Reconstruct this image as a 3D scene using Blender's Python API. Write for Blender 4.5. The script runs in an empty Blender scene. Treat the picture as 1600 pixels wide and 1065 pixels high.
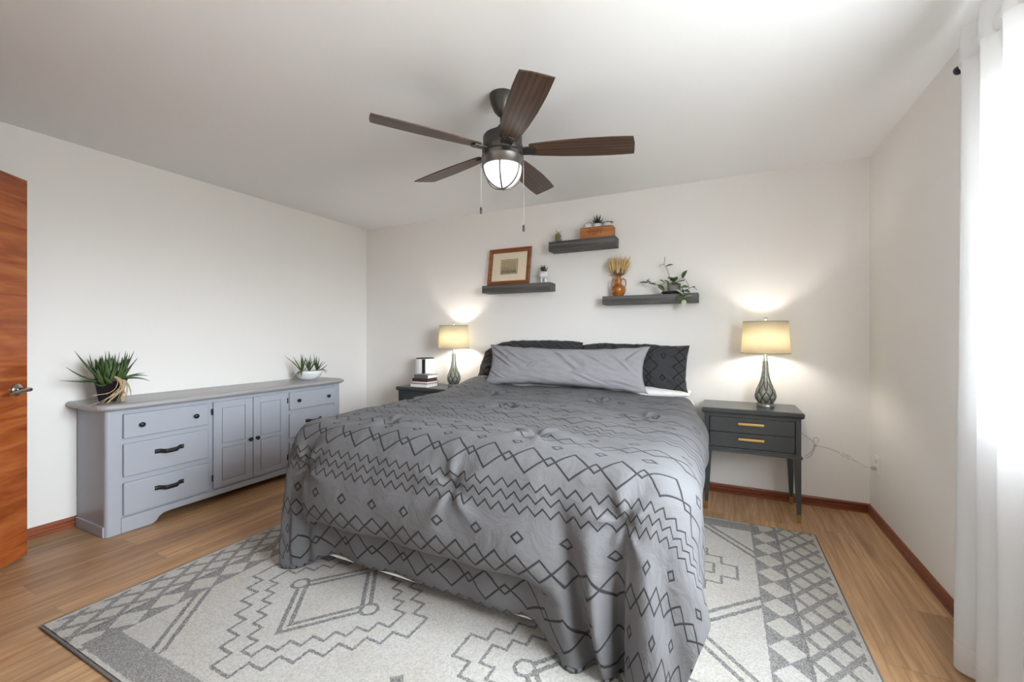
import bpy, math, random
from mathutils import Vector, Matrix, noise
C = bpy.context.scene
R = math.radians
PI = math.pi
random.seed(7)

# ------------------------------------------------------------------ camera
# world: back wall is Y=0, right wall X=0, room extends to -X and -Y, floor Z=0 (metres)
cam_d = bpy.data.cameras.new('camera')
cam_d.sensor_width = 36.0
cam_d.lens = 667.43 / 1600 * 36
cam_d.shift_y = -(532.5 - 524.3) / 1600
cam_d.clip_start = 0.02
cam = bpy.data.objects.new('camera', cam_d)
C.collection.objects.link(cam)
cam.location = (-0.9048, -3.703, 1.2143)
cam.rotation_euler = (R(90), 0, 0.4575)
C.camera = cam

# ------------------------------------------------------------------ light
world = bpy.data.worlds.new('overcast_sky')
C.world = world
world.use_nodes = True
bgn = world.node_tree.nodes['Background']
bgn.inputs['Strength'].default_value = 14.0
_wt = world.node_tree                      # bright overcast sky above the horizon, dimmer ground below it
_tc = _wt.nodes.new('ShaderNodeTexCoord'); _sx = _wt.nodes.new('ShaderNodeSeparateXYZ'); _cr = _wt.nodes.new('ShaderNodeValToRGB')
_mr = _wt.nodes.new('ShaderNodeMapRange'); _mr.inputs['From Min'].default_value = -1; _mr.inputs['From Max'].default_value = 1
_wt.links.new(_tc.outputs['Generated'], _sx.inputs[0]); _wt.links.new(_sx.outputs['Z'], _mr.inputs['Value'])
_wt.links.new(_mr.outputs[0], _cr.inputs['Fac']); _wt.links.new(_cr.outputs['Color'], bgn.inputs['Color'])
_e = _cr.color_ramp.elements
_e[0].position = 0.47; _e[0].color = (0.21, 0.22, 0.21, 1)
_e[1].position = 0.53; _e[1].color = (0.86, 0.94, 1.0, 1)
C.view_settings.view_transform = 'Standard'
C.view_settings.look = 'None'
C.view_settings.gamma = 1
C.view_settings.use_curve_mapping = False
C.view_settings.exposure = 1.97
C.cycles.max_bounces = 14
C.cycles.diffuse_bounces = 7
C.cycles.transparent_max_bounces = 12
C.cycles.sample_clamp_indirect = 6
# window openings: (wall, extents)
WR = (-3.42, -1.74, 0.93, 2.12)      # right wall window: y0, y1, z0, z1
YN = -4.75                            # near wall


def portal(name, loc, rot, sx, sy):
    l = bpy.data.lights.new(name, 'AREA')
    l.shape = 'RECTANGLE'
    l.size, l.size_y = sx, sy
    l.cycles.is_portal = True
    o = bpy.data.objects.new(name, l)
    o.location = loc
    o.rotation_euler = rot
    C.collection.objects.link(o)


portal('window_daylight', (0.10, (WR[0] + WR[1]) / 2, (WR[2] + WR[3]) / 2), (0, R(90), 0), WR[3] - WR[2], WR[1] - WR[0])


# ------------------------------------------------------------------ node maths
class X:
    """socket wrapper so that procedural patterns read as formulas"""
    def __init__(s, nt, sock): s.nt, s.s = nt, sock
    def op(s, o, *a):
        n = s.nt.nodes.new('ShaderNodeMath'); n.operation = o
        for i, v in enumerate((s,) + a):
            if isinstance(v, X): s.nt.links.new(v.s, n.inputs[i])
            else: n.inputs[i].default_value = v
        return X(s.nt, n.outputs[0])
    def __add__(s, b): return s.op('ADD', b)
    def __radd__(s, b): return s.op('ADD', b)
    def __sub__(s, b): return s.op('SUBTRACT', b)
    def __rsub__(s, b): return (s * -1.0) + b
    def __mul__(s, b): return s.op('MULTIPLY', b)
    def __rmul__(s, b): return s.op('MULTIPLY', b)
    def __truediv__(s, b): return s.op('DIVIDE', b)
    def abs(s): return s.op('ABSOLUTE')
    def fr(s): return s.op('FRACT')
    def ceil(s): return s.op('CEIL')
    def floor(s): return s.op('FLOOR')
    def min(s, b): return s.op('MINIMUM', b)
    def max(s, b): return s.op('MAXIMUM', b)
    def lt(s, b): return s.op('LESS_THAN', b)
    def gt(s, b): return s.op('GREATER_THAN', b)
    def sqrt(s): return s.op('SQRT')
    def clamp(s): return s.max(0.0).min(1.0)
    def soft(s, w, e):            # 1 where |s|<w, falling to 0 over e
        return ((w + e - s.abs()) / e).clamp()


def mat(name, col, rough=0.5, metal=0.0, spec=0.5, coat=0.0):
    m = bpy.data.materials.new(name)
    m.use_nodes = True
    b = m.node_tree.nodes['Principled BSDF']
    b.inputs['Base Color'].default_value = (*col, 1)
    b.inputs['Roughness'].default_value = rough
    b.inputs['Metallic'].default_value = metal
    b.inputs['Specular IOR Level'].default_value = spec
    b.inputs['Coat Weight'].default_value = coat
    return m


def nd(m, t, **k):
    n = m.node_tree.nodes.new(t)
    for a, v in k.items():
        if a.startswith('i_'): n.inputs[a[2:].replace('_', ' ')].default_value = v
        else: setattr(n, a, v)
    return n


def lk(m, a, b): m.node_tree.links.new(a, b)
def pb(m): return m.node_tree.nodes['Principled BSDF']


def coords(m, kind='Object', scale=(1, 1, 1), rot=(0, 0, 0)):
    t = nd(m, 'ShaderNodeTexCoord')
    mp = nd(m, 'ShaderNodeMapping')
    mp.inputs['Scale'].default_value = scale
    mp.inputs['Rotation'].default_value = rot
    lk(m, t.outputs[kind], mp.inputs['Vector'])
    return mp.outputs['Vector']


def ramp(m, fac, stops):
    r = nd(m, 'ShaderNodeValToRGB')
    els = r.color_ramp.elements
    while len(els) < len(stops): els.new(0.5)
    for e, (p, c) in zip(els, stops):
        e.position = p; e.color = (*c, 1)
    lk(m, fac, r.inputs['Fac'])
    return r.outputs['Color']


def mix(m, fac, a, b, mode='MIX'):
    n = nd(m, 'ShaderNodeMix', data_type='RGBA', blend_type=mode)
    for sock, v in ((n.inputs[0], fac), (n.inputs[6], a), (n.inputs[7], b)):
        if isinstance(v, X): lk(m, v.s, sock)
        elif isinstance(v, bpy.types.NodeSocket): lk(m, v, sock)
        elif isinstance(v, (int, float)): sock.default_value = v
        else: sock.default_value = (*v, 1)
    return n.outputs[2]


def bump(m, h, strength=0.2, dist=0.01, prev=None):
    b = nd(m, 'ShaderNodeBump')
    b.inputs['Strength'].default_value = strength
    b.inputs['Distance'].default_value = dist
    lk(m, h.s if isinstance(h, X) else h, b.inputs['Height'])
    if prev: lk(m, prev, b.inputs['Normal'])
    lk(m, b.outputs['Normal'], pb(m).inputs['Normal'])
    return b.outputs['Normal']


def tex_noise(m, vec, scale, detail=4, rough=0.55, dist=0.0):
    n = nd(m, 'ShaderNodeTexNoise')
    n.inputs['Scale'].default_value = scale
    n.inputs['Detail'].default_value = detail
    n.inputs['Roughness'].default_value = rough
    n.inputs['Distortion'].default_value = dist
    if vec: lk(m, vec, n.inputs['Vector'])
    return n.outputs['Fac']


def wood(name, dark, mid, light, axis='X', rough=0.45, freq=1.0, ripple=0.0, coat=0.0):
    """long grain along axis of the object, optional cross ripple figure"""
    m = mat(name, mid, rough, coat=coat)
    long, across = 1.6 * freq, 26 * freq
    sc = {'X': (long, across, across), 'Y': (across, long, across), 'Z': (across, across, long)}[axis]
    v = coords(m, 'Object', sc)
    n1 = tex_noise(m, v, 1.0, 6, 0.6, 0.6)
    col = ramp(m, n1, [(0.3, dark), (0.5, mid), (0.72, light)])
    sc2 = {'X': (0.8, 9, 9), 'Y': (9, 0.8, 9), 'Z': (9, 9, 0.8)}[axis]
    w = nd(m, 'ShaderNodeTexWave', wave_type='RINGS', rings_direction={'X': 'X', 'Y': 'Y', 'Z': 'Z'}[axis])
    w.inputs['Scale'].default_value = 1.4 * freq
    w.inputs['Distortion'].default_value = 5
    w.inputs['Detail'].default_value = 3
    lk(m, coords(m, 'Object', sc2), w.inputs['Vector'])
    col = mix(m, 0.28, col, ramp(m, w.outputs['Fac'], [(0.2, dark), (0.8, light)]), 'MIX')
    if ripple:
        sc3 = {'X': (14, 2.5, 2.5), 'Y': (2.5, 14, 2.5), 'Z': (3.0, 3.0, 15)}[axis]
        n3 = tex_noise(m, coords(m, 'Object', sc3), 1.0, 3, 0.55, 1.2)
        col = mix(m, ripple, col, ramp(m, n3, [(0.36, dark), (0.5, mid), (0.62, light)]))
    lk(m, col, pb(m).inputs['Base Color'])
    bump(m, n1, 0.12, 0.002)
    return m


# ------------------------------------------------------------------ materials
def wall_mat(name, col):
    m = mat(name, col, 0.6, spec=0.3)
    v = coords(m, 'Object')
    n = tex_noise(m, v, 60, 3, 0.6)
    bump(m, n, 0.08, 0.003)
    return m


M_wall = wall_mat('wall_paint', (0.825, 0.805, 0.78))
M_ceil = wall_mat('ceiling_paint', (0.85, 0.855, 0.865))
nb = [n for n in M_ceil.node_tree.nodes if n.type == 'TEX_NOISE'][0]
nb.inputs['Scale'].default_value = 14
M_white = mat('white_plastic', (0.85, 0.85, 0.84), 0.35)


def floor_mat():
    m = mat('oak_plank_floor', (0.4, 0.25, 0.13), 0.42, spec=0.45)
    t = nd(m, 'ShaderNodeTexCoord')
    sep = nd(m, 'ShaderNodeSeparateXYZ')
    lk(m, t.outputs['Object'], sep.inputs[0])
    cb = nd(m, 'ShaderNodeCombineXYZ')
    lk(m, sep.outputs['Y'], cb.inputs['X']); lk(m, sep.outputs['X'], cb.inputs['Y'])
    br = nd(m, 'ShaderNodeTexBrick', offset=0.37, offset_frequency=2, squash=1)
    br.inputs['Color1'].default_value = (0, 0, 0, 1)
    br.inputs['Color2'].default_value = (1, 1, 1, 1)
    br.inputs['Mortar'].default_value = (0.5, 0.5, 0.5, 1)
    br.inputs['Scale'].default_value = 1
    br.inputs['Mortar Size'].default_value = 0.0011
    br.inputs['Mortar Smooth'].default_value = 0.2
    br.inputs['Bias'].default_value = 0
    br.inputs['Brick Width'].default_value = 1.22
    br.inputs['Row Height'].default_value = 0.18
    lk(m, cb.outputs[0], br.inputs['Vector'])
    rnd = X(m.node_tree, nd(m, 'ShaderNodeSeparateColor').outputs[0])
    lk(m, br.outputs['Color'], rnd.s.node.inputs[0])
    x = X(m.node_tree, sep.outputs['X']); y = X(m.node_tree, sep.outputs['Y'])
    cv = nd(m, 'ShaderNodeCombineXYZ')
    lk(m, (x * 46.0 + rnd * 37.0).s, cv.inputs['X']); lk(m, (y * 1.7 + rnd * 11.0).s, cv.inputs['Y']); lk(m, (rnd * 9.0).s, cv.inputs['Z'])
    n1 = tex_noise(m, cv.outputs[0], 1.0, 7, 0.62, 0.4)
    cw = nd(m, 'ShaderNodeCombineXYZ')
    lk(m, (x * 6.5 + rnd * 17.0).s, cw.inputs['X']); lk(m, (y * 0.62 + rnd * 5.0).s, cw.inputs['Y']); lk(m, (rnd * 3.0).s, cw.inputs['Z'])
    n2 = tex_noise(m, cw.outputs[0], 1.0, 3, 0.5, 0.9)
    rings = ((X(m.node_tree, n2) * 9.0).fr() - 0.5).abs() * 2.0
    col = ramp(m, n1, [(0.28, (0.20, 0.105, 0.048)), (0.5, (0.46, 0.268, 0.135)), (0.72, (0.65, 0.42, 0.235))])
    col = mix(m, rings * rings * rings * 0.55, col, (0.23, 0.125, 0.06))
    col = mix(m, 0.36, col, ramp(m, n2, [(0.3, (0.30, 0.175, 0.09)), (0.7, (0.64, 0.41, 0.22))]))
    tint = ramp(m, rnd.s, [(0.0, (0.76, 0.735, 0.72)), (0.5, (0.98, 0.97, 0.96)), (1.0, (1.12, 1.08, 1.03))])
    col = mix(m, 1.0, col, tint, 'MULTIPLY')
    col = mix(m, X(m.node_tree, br.outputs['Fac']) * 0.55, col, (0.16, 0.085, 0.042))
    lk(m, col, pb(m).inputs['Base Color'])
    r = ramp(m, n1, [(0.3, (0.5, 0.5, 0.5)), (0.7, (0.36, 0.36, 0.36))])
    lk(m, r, pb(m).inputs['Roughness'])
    bump(m, X(m.node_tree, n1) * 0.4 - X(m.node_tree, br.outputs['Fac']), 0.25, 0.002)
    return m


M_floor = floor_mat()
M_base = wood('red_stained_baseboard', (0.10, 0.020, 0.008), (0.21, 0.052, 0.020), (0.31, 0.09, 0.036), 'X', 0.35)
M_base_y = wood('red_stained_baseboard_y', (0.10, 0.020, 0.008), (0.21, 0.052, 0.020), (0.31, 0.09, 0.036), 'Y', 0.35)
M_door = wood('figured_amber_door', (0.27, 0.058, 0.012), (0.40, 0.110, 0.026), (0.52, 0.185, 0.055), 'X', 0.34, 0.4, ripple=0.0, coat=0.25)
_t = coords(M_door, 'Object', (2.0, 1, 17))
_n3 = tex_noise(M_door, _t, 1.0, 5, 0.62, 0.9)
lk(M_door, ramp(M_door, _n3, [(0.30, (0.21, 0.038, 0.006)), (0.5, (0.37, 0.090, 0.018)), (0.70, (0.50, 0.165, 0.045))]), pb(M_door).inputs['Base Color'])
M_nickel = mat('satin_nickel', (0.42, 0.39, 0.36), 0.22, 1.0)
M_black = mat('black_metal', (0.012, 0.012, 0.014), 0.35, 0.3)
M_leather = mat('black_leather', (0.012, 0.012, 0.013), 0.5)
M_dresser = mat('grey_blue_painted_wood', (0.37, 0.39, 0.44), 0.42)
M_dtop = wood('grey_washed_wood_top', (0.27, 0.265, 0.27), (0.36, 0.355, 0.36), (0.44, 0.435, 0.44), 'Y', 0.32, 1.2)
M_night = mat('charcoal_lacquer', (0.040, 0.046, 0.046), 0.28, spec=0.6)
M_gold = mat('brushed_brass', (0.62, 0.40, 0.16), 0.32, 1.0)
M_brasstip = mat('aged_brass_tip', (0.34, 0.20, 0.065), 0.4, 0.8)
M_shelf = wood('weathered_grey_wood', (0.040, 0.040, 0.038), (0.085, 0.083, 0.079), (0.15, 0.147, 0.14), 'X', 0.6, 1.0)
M_frame = wood('red_brown_picture_frame', (0.13, 0.035, 0.012), (0.25, 0.080, 0.026), (0.38, 0.15, 0.055), 'X', 0.3, 1.0)
M_bronze = mat('dark_bronze_metal', (0.075, 0.071, 0.065), 0.38, 0.75)
M_brushed = mat('brushed_gunmetal', (0.19, 0.185, 0.175), 0.36, 0.9)
M_blade = wood('dark_walnut_blade', (0.028, 0.014, 0.009), (0.075, 0.038, 0.022), (0.145, 0.082, 0.05), 'X', 0.38, 1.1)


def emit(name, col, strength):
    m = bpy.data.materials.new(name); m.use_nodes = True
    nt = m.node_tree; nt.nodes.remove(nt.nodes['Principled BSDF'])
    e = nt.nodes.new('ShaderNodeEmission')
    e.inputs['Color'].default_value = (*col, 1); e.inputs['Strength'].default_value = strength
    nt.links.new(e.outputs[0], nt.nodes['Material Output'].inputs['Surface'])
    return m


M_globe = emit('lit_opal_glass', (1.0, 0.985, 0.96), 0.75)
M_bulb = emit('lit_bulb', (1.0, 0.93, 0.84), 56.0)


def sheer(name, col, transp, transl, rough=0.9):
    m = bpy.data.materials.new(name); m.use_nodes = True
    nt = m.node_tree; b = nt.nodes['Principled BSDF']; nt.nodes.remove(b)
    d = nt.nodes.new('ShaderNodeBsdfDiffuse'); d.inputs['Color'].default_value = (*col, 1)
    t = nt.nodes.new('ShaderNodeBsdfTranslucent'); t.inputs['Color'].default_value = (*col, 1)
    p = nt.nodes.new('ShaderNodeBsdfTransparent')
    m1 = nt.nodes.new('ShaderNodeMixShader'); m1.inputs[0].default_value = transl
    m2 = nt.nodes.new('ShaderNodeMixShader'); m2.inputs[0].default_value = transp
    nt.links.new(d.outputs[0], m1.inputs[1]); nt.links.new(t.outputs[0], m1.inputs[2])
    nt.links.new(m1.outputs[0], m2.inputs[1]); nt.links.new(p.outputs[0], m2.inputs[2])
    nt.links.new(m2.outputs[0], nt.nodes['Material Output'].inputs['Surface'])
    return m, d, t


M_curtain, _, _q = sheer('sheer_white_voile', (0.86, 0.86, 0.86), 0.035, 0.30)
_q.inputs['Color'].default_value = (0.50, 0.50, 0.51, 1)
M_hem, _, _ = sheer('sheer_white_voile_hem', (0.90, 0.90, 0.90), 0.04, 0.45)
M_shade, _d, _tl = sheer('cream_linen_shade', (0.62, 0.53, 0.37), 0.0, 0.42)
for _bs in (_d, _tl):
    _v = coords(M_shade, 'Object', (900, 900, 420))
    _n = tex_noise(M_shade, _v, 1.0, 2)
    lk(M_shade, ramp(M_shade, _n, [(0.3, (0.60, 0.54, 0.40)), (0.7, (0.78, 0.72, 0.57))]), _bs.inputs['Color'])
M_glass = bpy.data.materials.new('window_glass'); M_glass.use_nodes = True
_nt = M_glass.node_tree; _nt.nodes.remove(_nt.nodes['Principled BSDF'])
_a = _nt.nodes.new('ShaderNodeBsdfTransparent'); _b = _nt.nodes.new('ShaderNodeBsdfGlossy'); _b.inputs['Roughness'].default_value = 0.02
_c = _nt.nodes.new('ShaderNodeMixShader'); _c.inputs[0].default_value = 0.06
_nt.links.new(_a.outputs[0], _c.inputs[1]); _nt.links.new(_b.outputs[0], _c.inputs[2]); _nt.links.new(_c.outputs[0], _nt.nodes['Material Output'].inputs['Surface'])


def bedding(name, col, line, off=0.0):
    """stitched zigzag bands; UV = metres across / metres up from the hem"""
    m = mat(name, col, 0.85, spec=0.25)
    pb(m).inputs['Sheen Weight'].default_value = 0.06
    nt = m.node_tree
    uvn = nd(m, 'ShaderNodeUVMap', uv_map='cloth')
    sp = nd(m, 'ShaderNodeSeparateXYZ'); lk(m, uvn.outputs[0], sp.inputs[0])
    wob = X(nt, tex_noise(m, uvn.outputs[0], 9, 2)) - 0.5
    u = X(nt, sp.outputs[0]) + wob * 0.010; vv = X(nt, sp.outputs[1]) + off + wob * 0.012
    P, p = 0.62, 0.18
    v = (vv / P).fr() * P
    tri = lambda q: ((q.fr() - 0.5).abs() * 4.0 - 1.0)
    w, e = 0.0024, 0.0022
    masks = []
    t3 = tri(u / (p / 3)) * 0.016
    for k in (0.035, 0.080, 0.125):
        masks.append((v - k - t3).soft(w * 1.2, e))
    # chain of large and small lozenges
    ax = ((u / p).fr() - 0.5).abs() * p; ay = (v - 0.235).abs()
    big = ax / 0.066 + ay / 0.062 - 1.0
    masks.append((big * 0.045).soft(w, e))
    bx = ((u / p + 0.5).fr() - 0.5).abs() * p
    sm = bx / 0.024 + ay / 0.020 - 1.0
    masks.append((sm * 0.0155).soft(w, e))
    for c_, o_ in ((0.335, 0.5), (0.555, 0.0)):
        cx = ((u / p + o_).fr() - 0.5).abs() * p; cy = (v - c_).abs()
        masks.append(((cx / 0.022 + cy / 0.020 - 1.0) * 0.0148).soft(w, e))
    cr = tri(u / p) * 0.042
    masks.append(((v - 0.45 - cr) * 0.7).soft(w, e)); masks.append(((v - 0.45 + cr) * 0.7).soft(w, e))
    tot = masks[0]
    for q in masks[1:]: tot = tot.max(q)
    fine = tex_noise(m, uvn.outputs[0], 420, 2)
    c1 = mix(m, 0.5, col, ramp(m, fine, [(0.3, tuple(c * 0.86 for c in col)), (0.7, tuple(min(1, c * 1.12) for c in col))]))
    lk(m, mix(m, tot * 0.9, c1, line), pb(m).inputs['Base Color'])
    wr = tex_noise(m, uvn.outputs[0], 7.0, 5, 0.6, 0.8)
    n1 = bump(m, X(nt, wr), 0.35, 0.03)
    bump(m, tot, 0.8, 0.004, n1)
    return m


M_comf = bedding('grey_tufted_comforter', (0.118, 0.116, 0.121), (0.012, 0.012, 0.013), 0.12)
M_sham = bedding('charcoal_tufted_sham', (0.042, 0.042, 0.045), (0.005, 0.005, 0.006), 0.2)
M_body = mat('lavender_grey_cotton', (0.28, 0.273, 0.29), 0.9, spec=0.2)
_v = coords(M_body, 'Object')
bump(M_body, tex_noise(M_body, _v, 16.0, 3, 0.5, 0.8), 0.22, 0.02)
M_linen = mat('white_cotton', (0.82, 0.81, 0.79), 0.9, spec=0.2)
M_box = mat('pale_box_spring_fabric', (0.55, 0.54, 0.52), 0.9)


def rug_mat():
    m = mat('cream_and_grey_rug', (0.7, 0.68, 0.64), 0.95, spec=0.1)
    nt = m.node_tree
    t = nd(m, 'ShaderNodeTexCoord'); sp = nd(m, 'ShaderNodeSeparateXYZ'); lk(m, t.outputs['Object'], sp.inputs[0])
    fz = X(nt, tex_noise(m, t.outputs['Object'], 75, 3, 0.7)) - 0.5
    fz2 = X(nt, tex_noise(m, t.outputs['Object'], 110, 2, 0.7)) - 0.5
    u = X(nt, sp.outputs[0]) + fz * 0.018; v0 = X(nt, sp.outputs[1]) + fz2 * 0.018
    W, L = 3.045, 2.40
    du = u.min(W - u); dv = v0.min(L - v0)
    inside = lambda a, lo, hi: a.gt(lo) * a.lt(hi)
    ms = []
    # lattice border at the short ends
    p1 = du / 0.105 + v0 / 0.145 + 0.37; p2 = du / 0.105 - v0 / 0.145 + 0.66
    lat = ((p1.fr() - 0.5).abs().lt(0.135)).max((p2.fr() - 0.5).abs().lt(0.135)) * inside(du, 0.022, 0.208)
    ms.append(lat * 0.85)
    ms.append(inside(du, 0.207, 0.221))
    # row of pale lozenges on grey
    ly = (((v0 - 1.2) / 0.1455 + 0.5).fr() - 0.5).abs() * 0.1455
    loz = ((du - 0.279).abs() / 0.064 + ly / 0.069).gt(1.0) * inside(du, 0.218, 0.348)
    ms.append(loz * 0.9)
    # grey band along the long sides
    ms.append(dv.lt(0.13) * du.gt(0.30) * dv.gt(0.02) * 0.8)
    # double diagonal lines
    d1 = (0.758 * (du - 0.597) + 0.652 * (dv - 0.146)).abs() - 0.021
    ms.append(d1.abs().lt(0.009) * du.gt(0.345) * dv.gt(0.13) * du.lt(0.63))
    d2 = ((dv - 0.898) - (du - 0.345)) * 0.707
    ms.append((d2.abs() - 0.024).abs().lt(0.0095) * du.gt(0.345) * du.lt(0.68))
    # stepped medallions
    a = (du - 0.925).abs(); b = (dv - 0.68).abs()
    def stair(a, b, h, g, o): return b.lt(h - g * ((a - o) / g).ceil().max(0.0))
    for h, g, o in ((0.506, 0.0725, 0.06), (0.407, 0.0585, 0.036)):
        ms.append(stair(a, b, h, g, o) * (1.0 - stair(a + 0.013, b + 0.013, h, g, o)))
    ra = a / 0.225 + b / 0.275
    ring = (((a - 0.222) * (a - 0.222) + b * b).sqrt())
    ci = ring.lt(0.043)
    dbl = (ra - 1.0).abs().lt(0.055).max((ra - 0.80).abs().lt(0.055)) * (1.0 - ci)
    ms.append(dbl); ms.append((ring - 0.037).abs().lt(0.0075))
    ms.append(((u - W / 2).abs() + (dv - 0.43).abs()).lt(0.032))
    tot = ms[0]
    for q in ms[1:]: tot = tot.max(q)
    pile = tex_noise(m, t.outputs['Object'], 120, 4, 0.8)
    cream = ramp(m, pile, [(0.30, (0.33, 0.305, 0.27)), (0.5, (0.60, 0.575, 0.54)), (0.70, (0.76, 0.74, 0.71))])
    big = tex_noise(m, t.outputs['Object'], 3.0, 3)
    cream = mix(m, 0.3, cream, ramp(m, big, [(0.35, (0.55, 0.50, 0.43)), (0.65, (0.66, 0.65, 0.64))]))
    fl = tex_noise(m, t.outputs['Object'], 200, 2, 0.8)
    grey = ramp(m, fl, [(0.33, (0.13, 0.125, 0.12)), (0.5, (0.24, 0.235, 0.23)), (0.66, (0.52, 0.50, 0.48))])
    lk(m, mix(m, tot, cream, grey), pb(m).inputs['Base Color'])
    bump(m, X(nt, pile) + X(nt, fl) * 0.7, 1.0, 0.009)
    return m


M_rug = rug_mat()
M_bind = mat('grey_rug_binding', (0.16, 0.15, 0.14), 0.9)
M_leaf = mat('aloe_green', (0.075, 0.16, 0.045), 0.45)
_v = coords(M_leaf, 'Object')
_sp = nd(M_leaf, 'ShaderNodeTexVoronoi'); _sp.inputs['Scale'].default_value = 130
lk(M_leaf, _v, _sp.inputs['Vector'])
lk(M_leaf, mix(M_leaf, tex_noise(M_leaf, _v, 14, 2), ramp(M_leaf, _sp.outputs['Distance'], [(0.1, (0.26, 0.31, 0.15)), (0.32, (0.066, 0.125, 0.030))]), (0.046, 0.085, 0.026)), pb(M_leaf).inputs['Base Color'])
M_hoya = mat('hoya_green', (0.075, 0.13, 0.048), 0.4)
lk(M_hoya, ramp(M_hoya, tex_noise(M_hoya, coords(M_hoya, 'Object'), 45, 2), [(0.35, (0.045, 0.10, 0.03)), (0.65, (0.13, 0.20, 0.08))]), pb(M_hoya).inputs['Base Color'])
M_hoya2 = mat('variegated_leaf', (0.45, 0.50, 0.36), 0.45)
M_stem = mat('brown_stem', (0.10, 0.085, 0.045), 0.7)
M_darkleaf = mat('dark_succulent', (0.018, 0.026, 0.02), 0.5)
M_root = mat('pale_dry_roots', (0.52, 0.40, 0.24), 0.8)
M_pot = mat('black_plastic_pot', (0.012, 0.010, 0.014), 0.5)
M_soil = mat('dark_soil', (0.035, 0.025, 0.018), 0.95)
M_cer = mat('white_glazed_ceramic', (0.80, 0.82, 0.83), 0.18)
M_concrete = mat('grey_cement_pot', (0.20, 0.195, 0.165), 0.8)
M_amber = mat('amber_glaze', (0.42, 0.12, 0.012), 0.1, spec=0.7)
lk(M_amber, ramp(M_amber, tex_noise(M_amber, coords(M_amber, 'Object'), 16, 3), [(0.3, (0.20, 0.045, 0.006)), (0.6, (0.47, 0.15, 0.016))]), pb(M_amber).inputs['Base Color'])
M_wheat = mat('dried_wheat', (0.66, 0.47, 0.22), 0.85)
M_wheat2 = mat('wheat_stem', (0.26, 0.15, 0.10), 0.85)
M_crate = wood('orange_pine', (0.27, 0.085, 0.02), (0.40, 0.145, 0.04), (0.50, 0.20, 0.06), 'X', 0.5, 1.0)
M_print = mat('dark_red_print', (0.12, 0.02, 0.012), 0.7)
M_mat = mat('cream_mat_board', (0.74, 0.65, 0.48), 0.9)
M_air = mat('olive_air_plant', (0.24, 0.22, 0.10), 0.7)
M_finial = mat('clear_grey_finial', (0.55, 0.55, 0.55), 0.2, 0.6)
M_trim = mat('taupe_shade_trim', (0.36, 0.32, 0.26), 0.8)
M_cream = mat('pale_pages', (0.80, 0.78, 0.74), 0.85)
M_cord = mat('clear_grey_cord', (0.42, 0.41, 0.38), 0.4)


# ------------------------------------------------------------------ objects
ORG = {}


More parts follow.
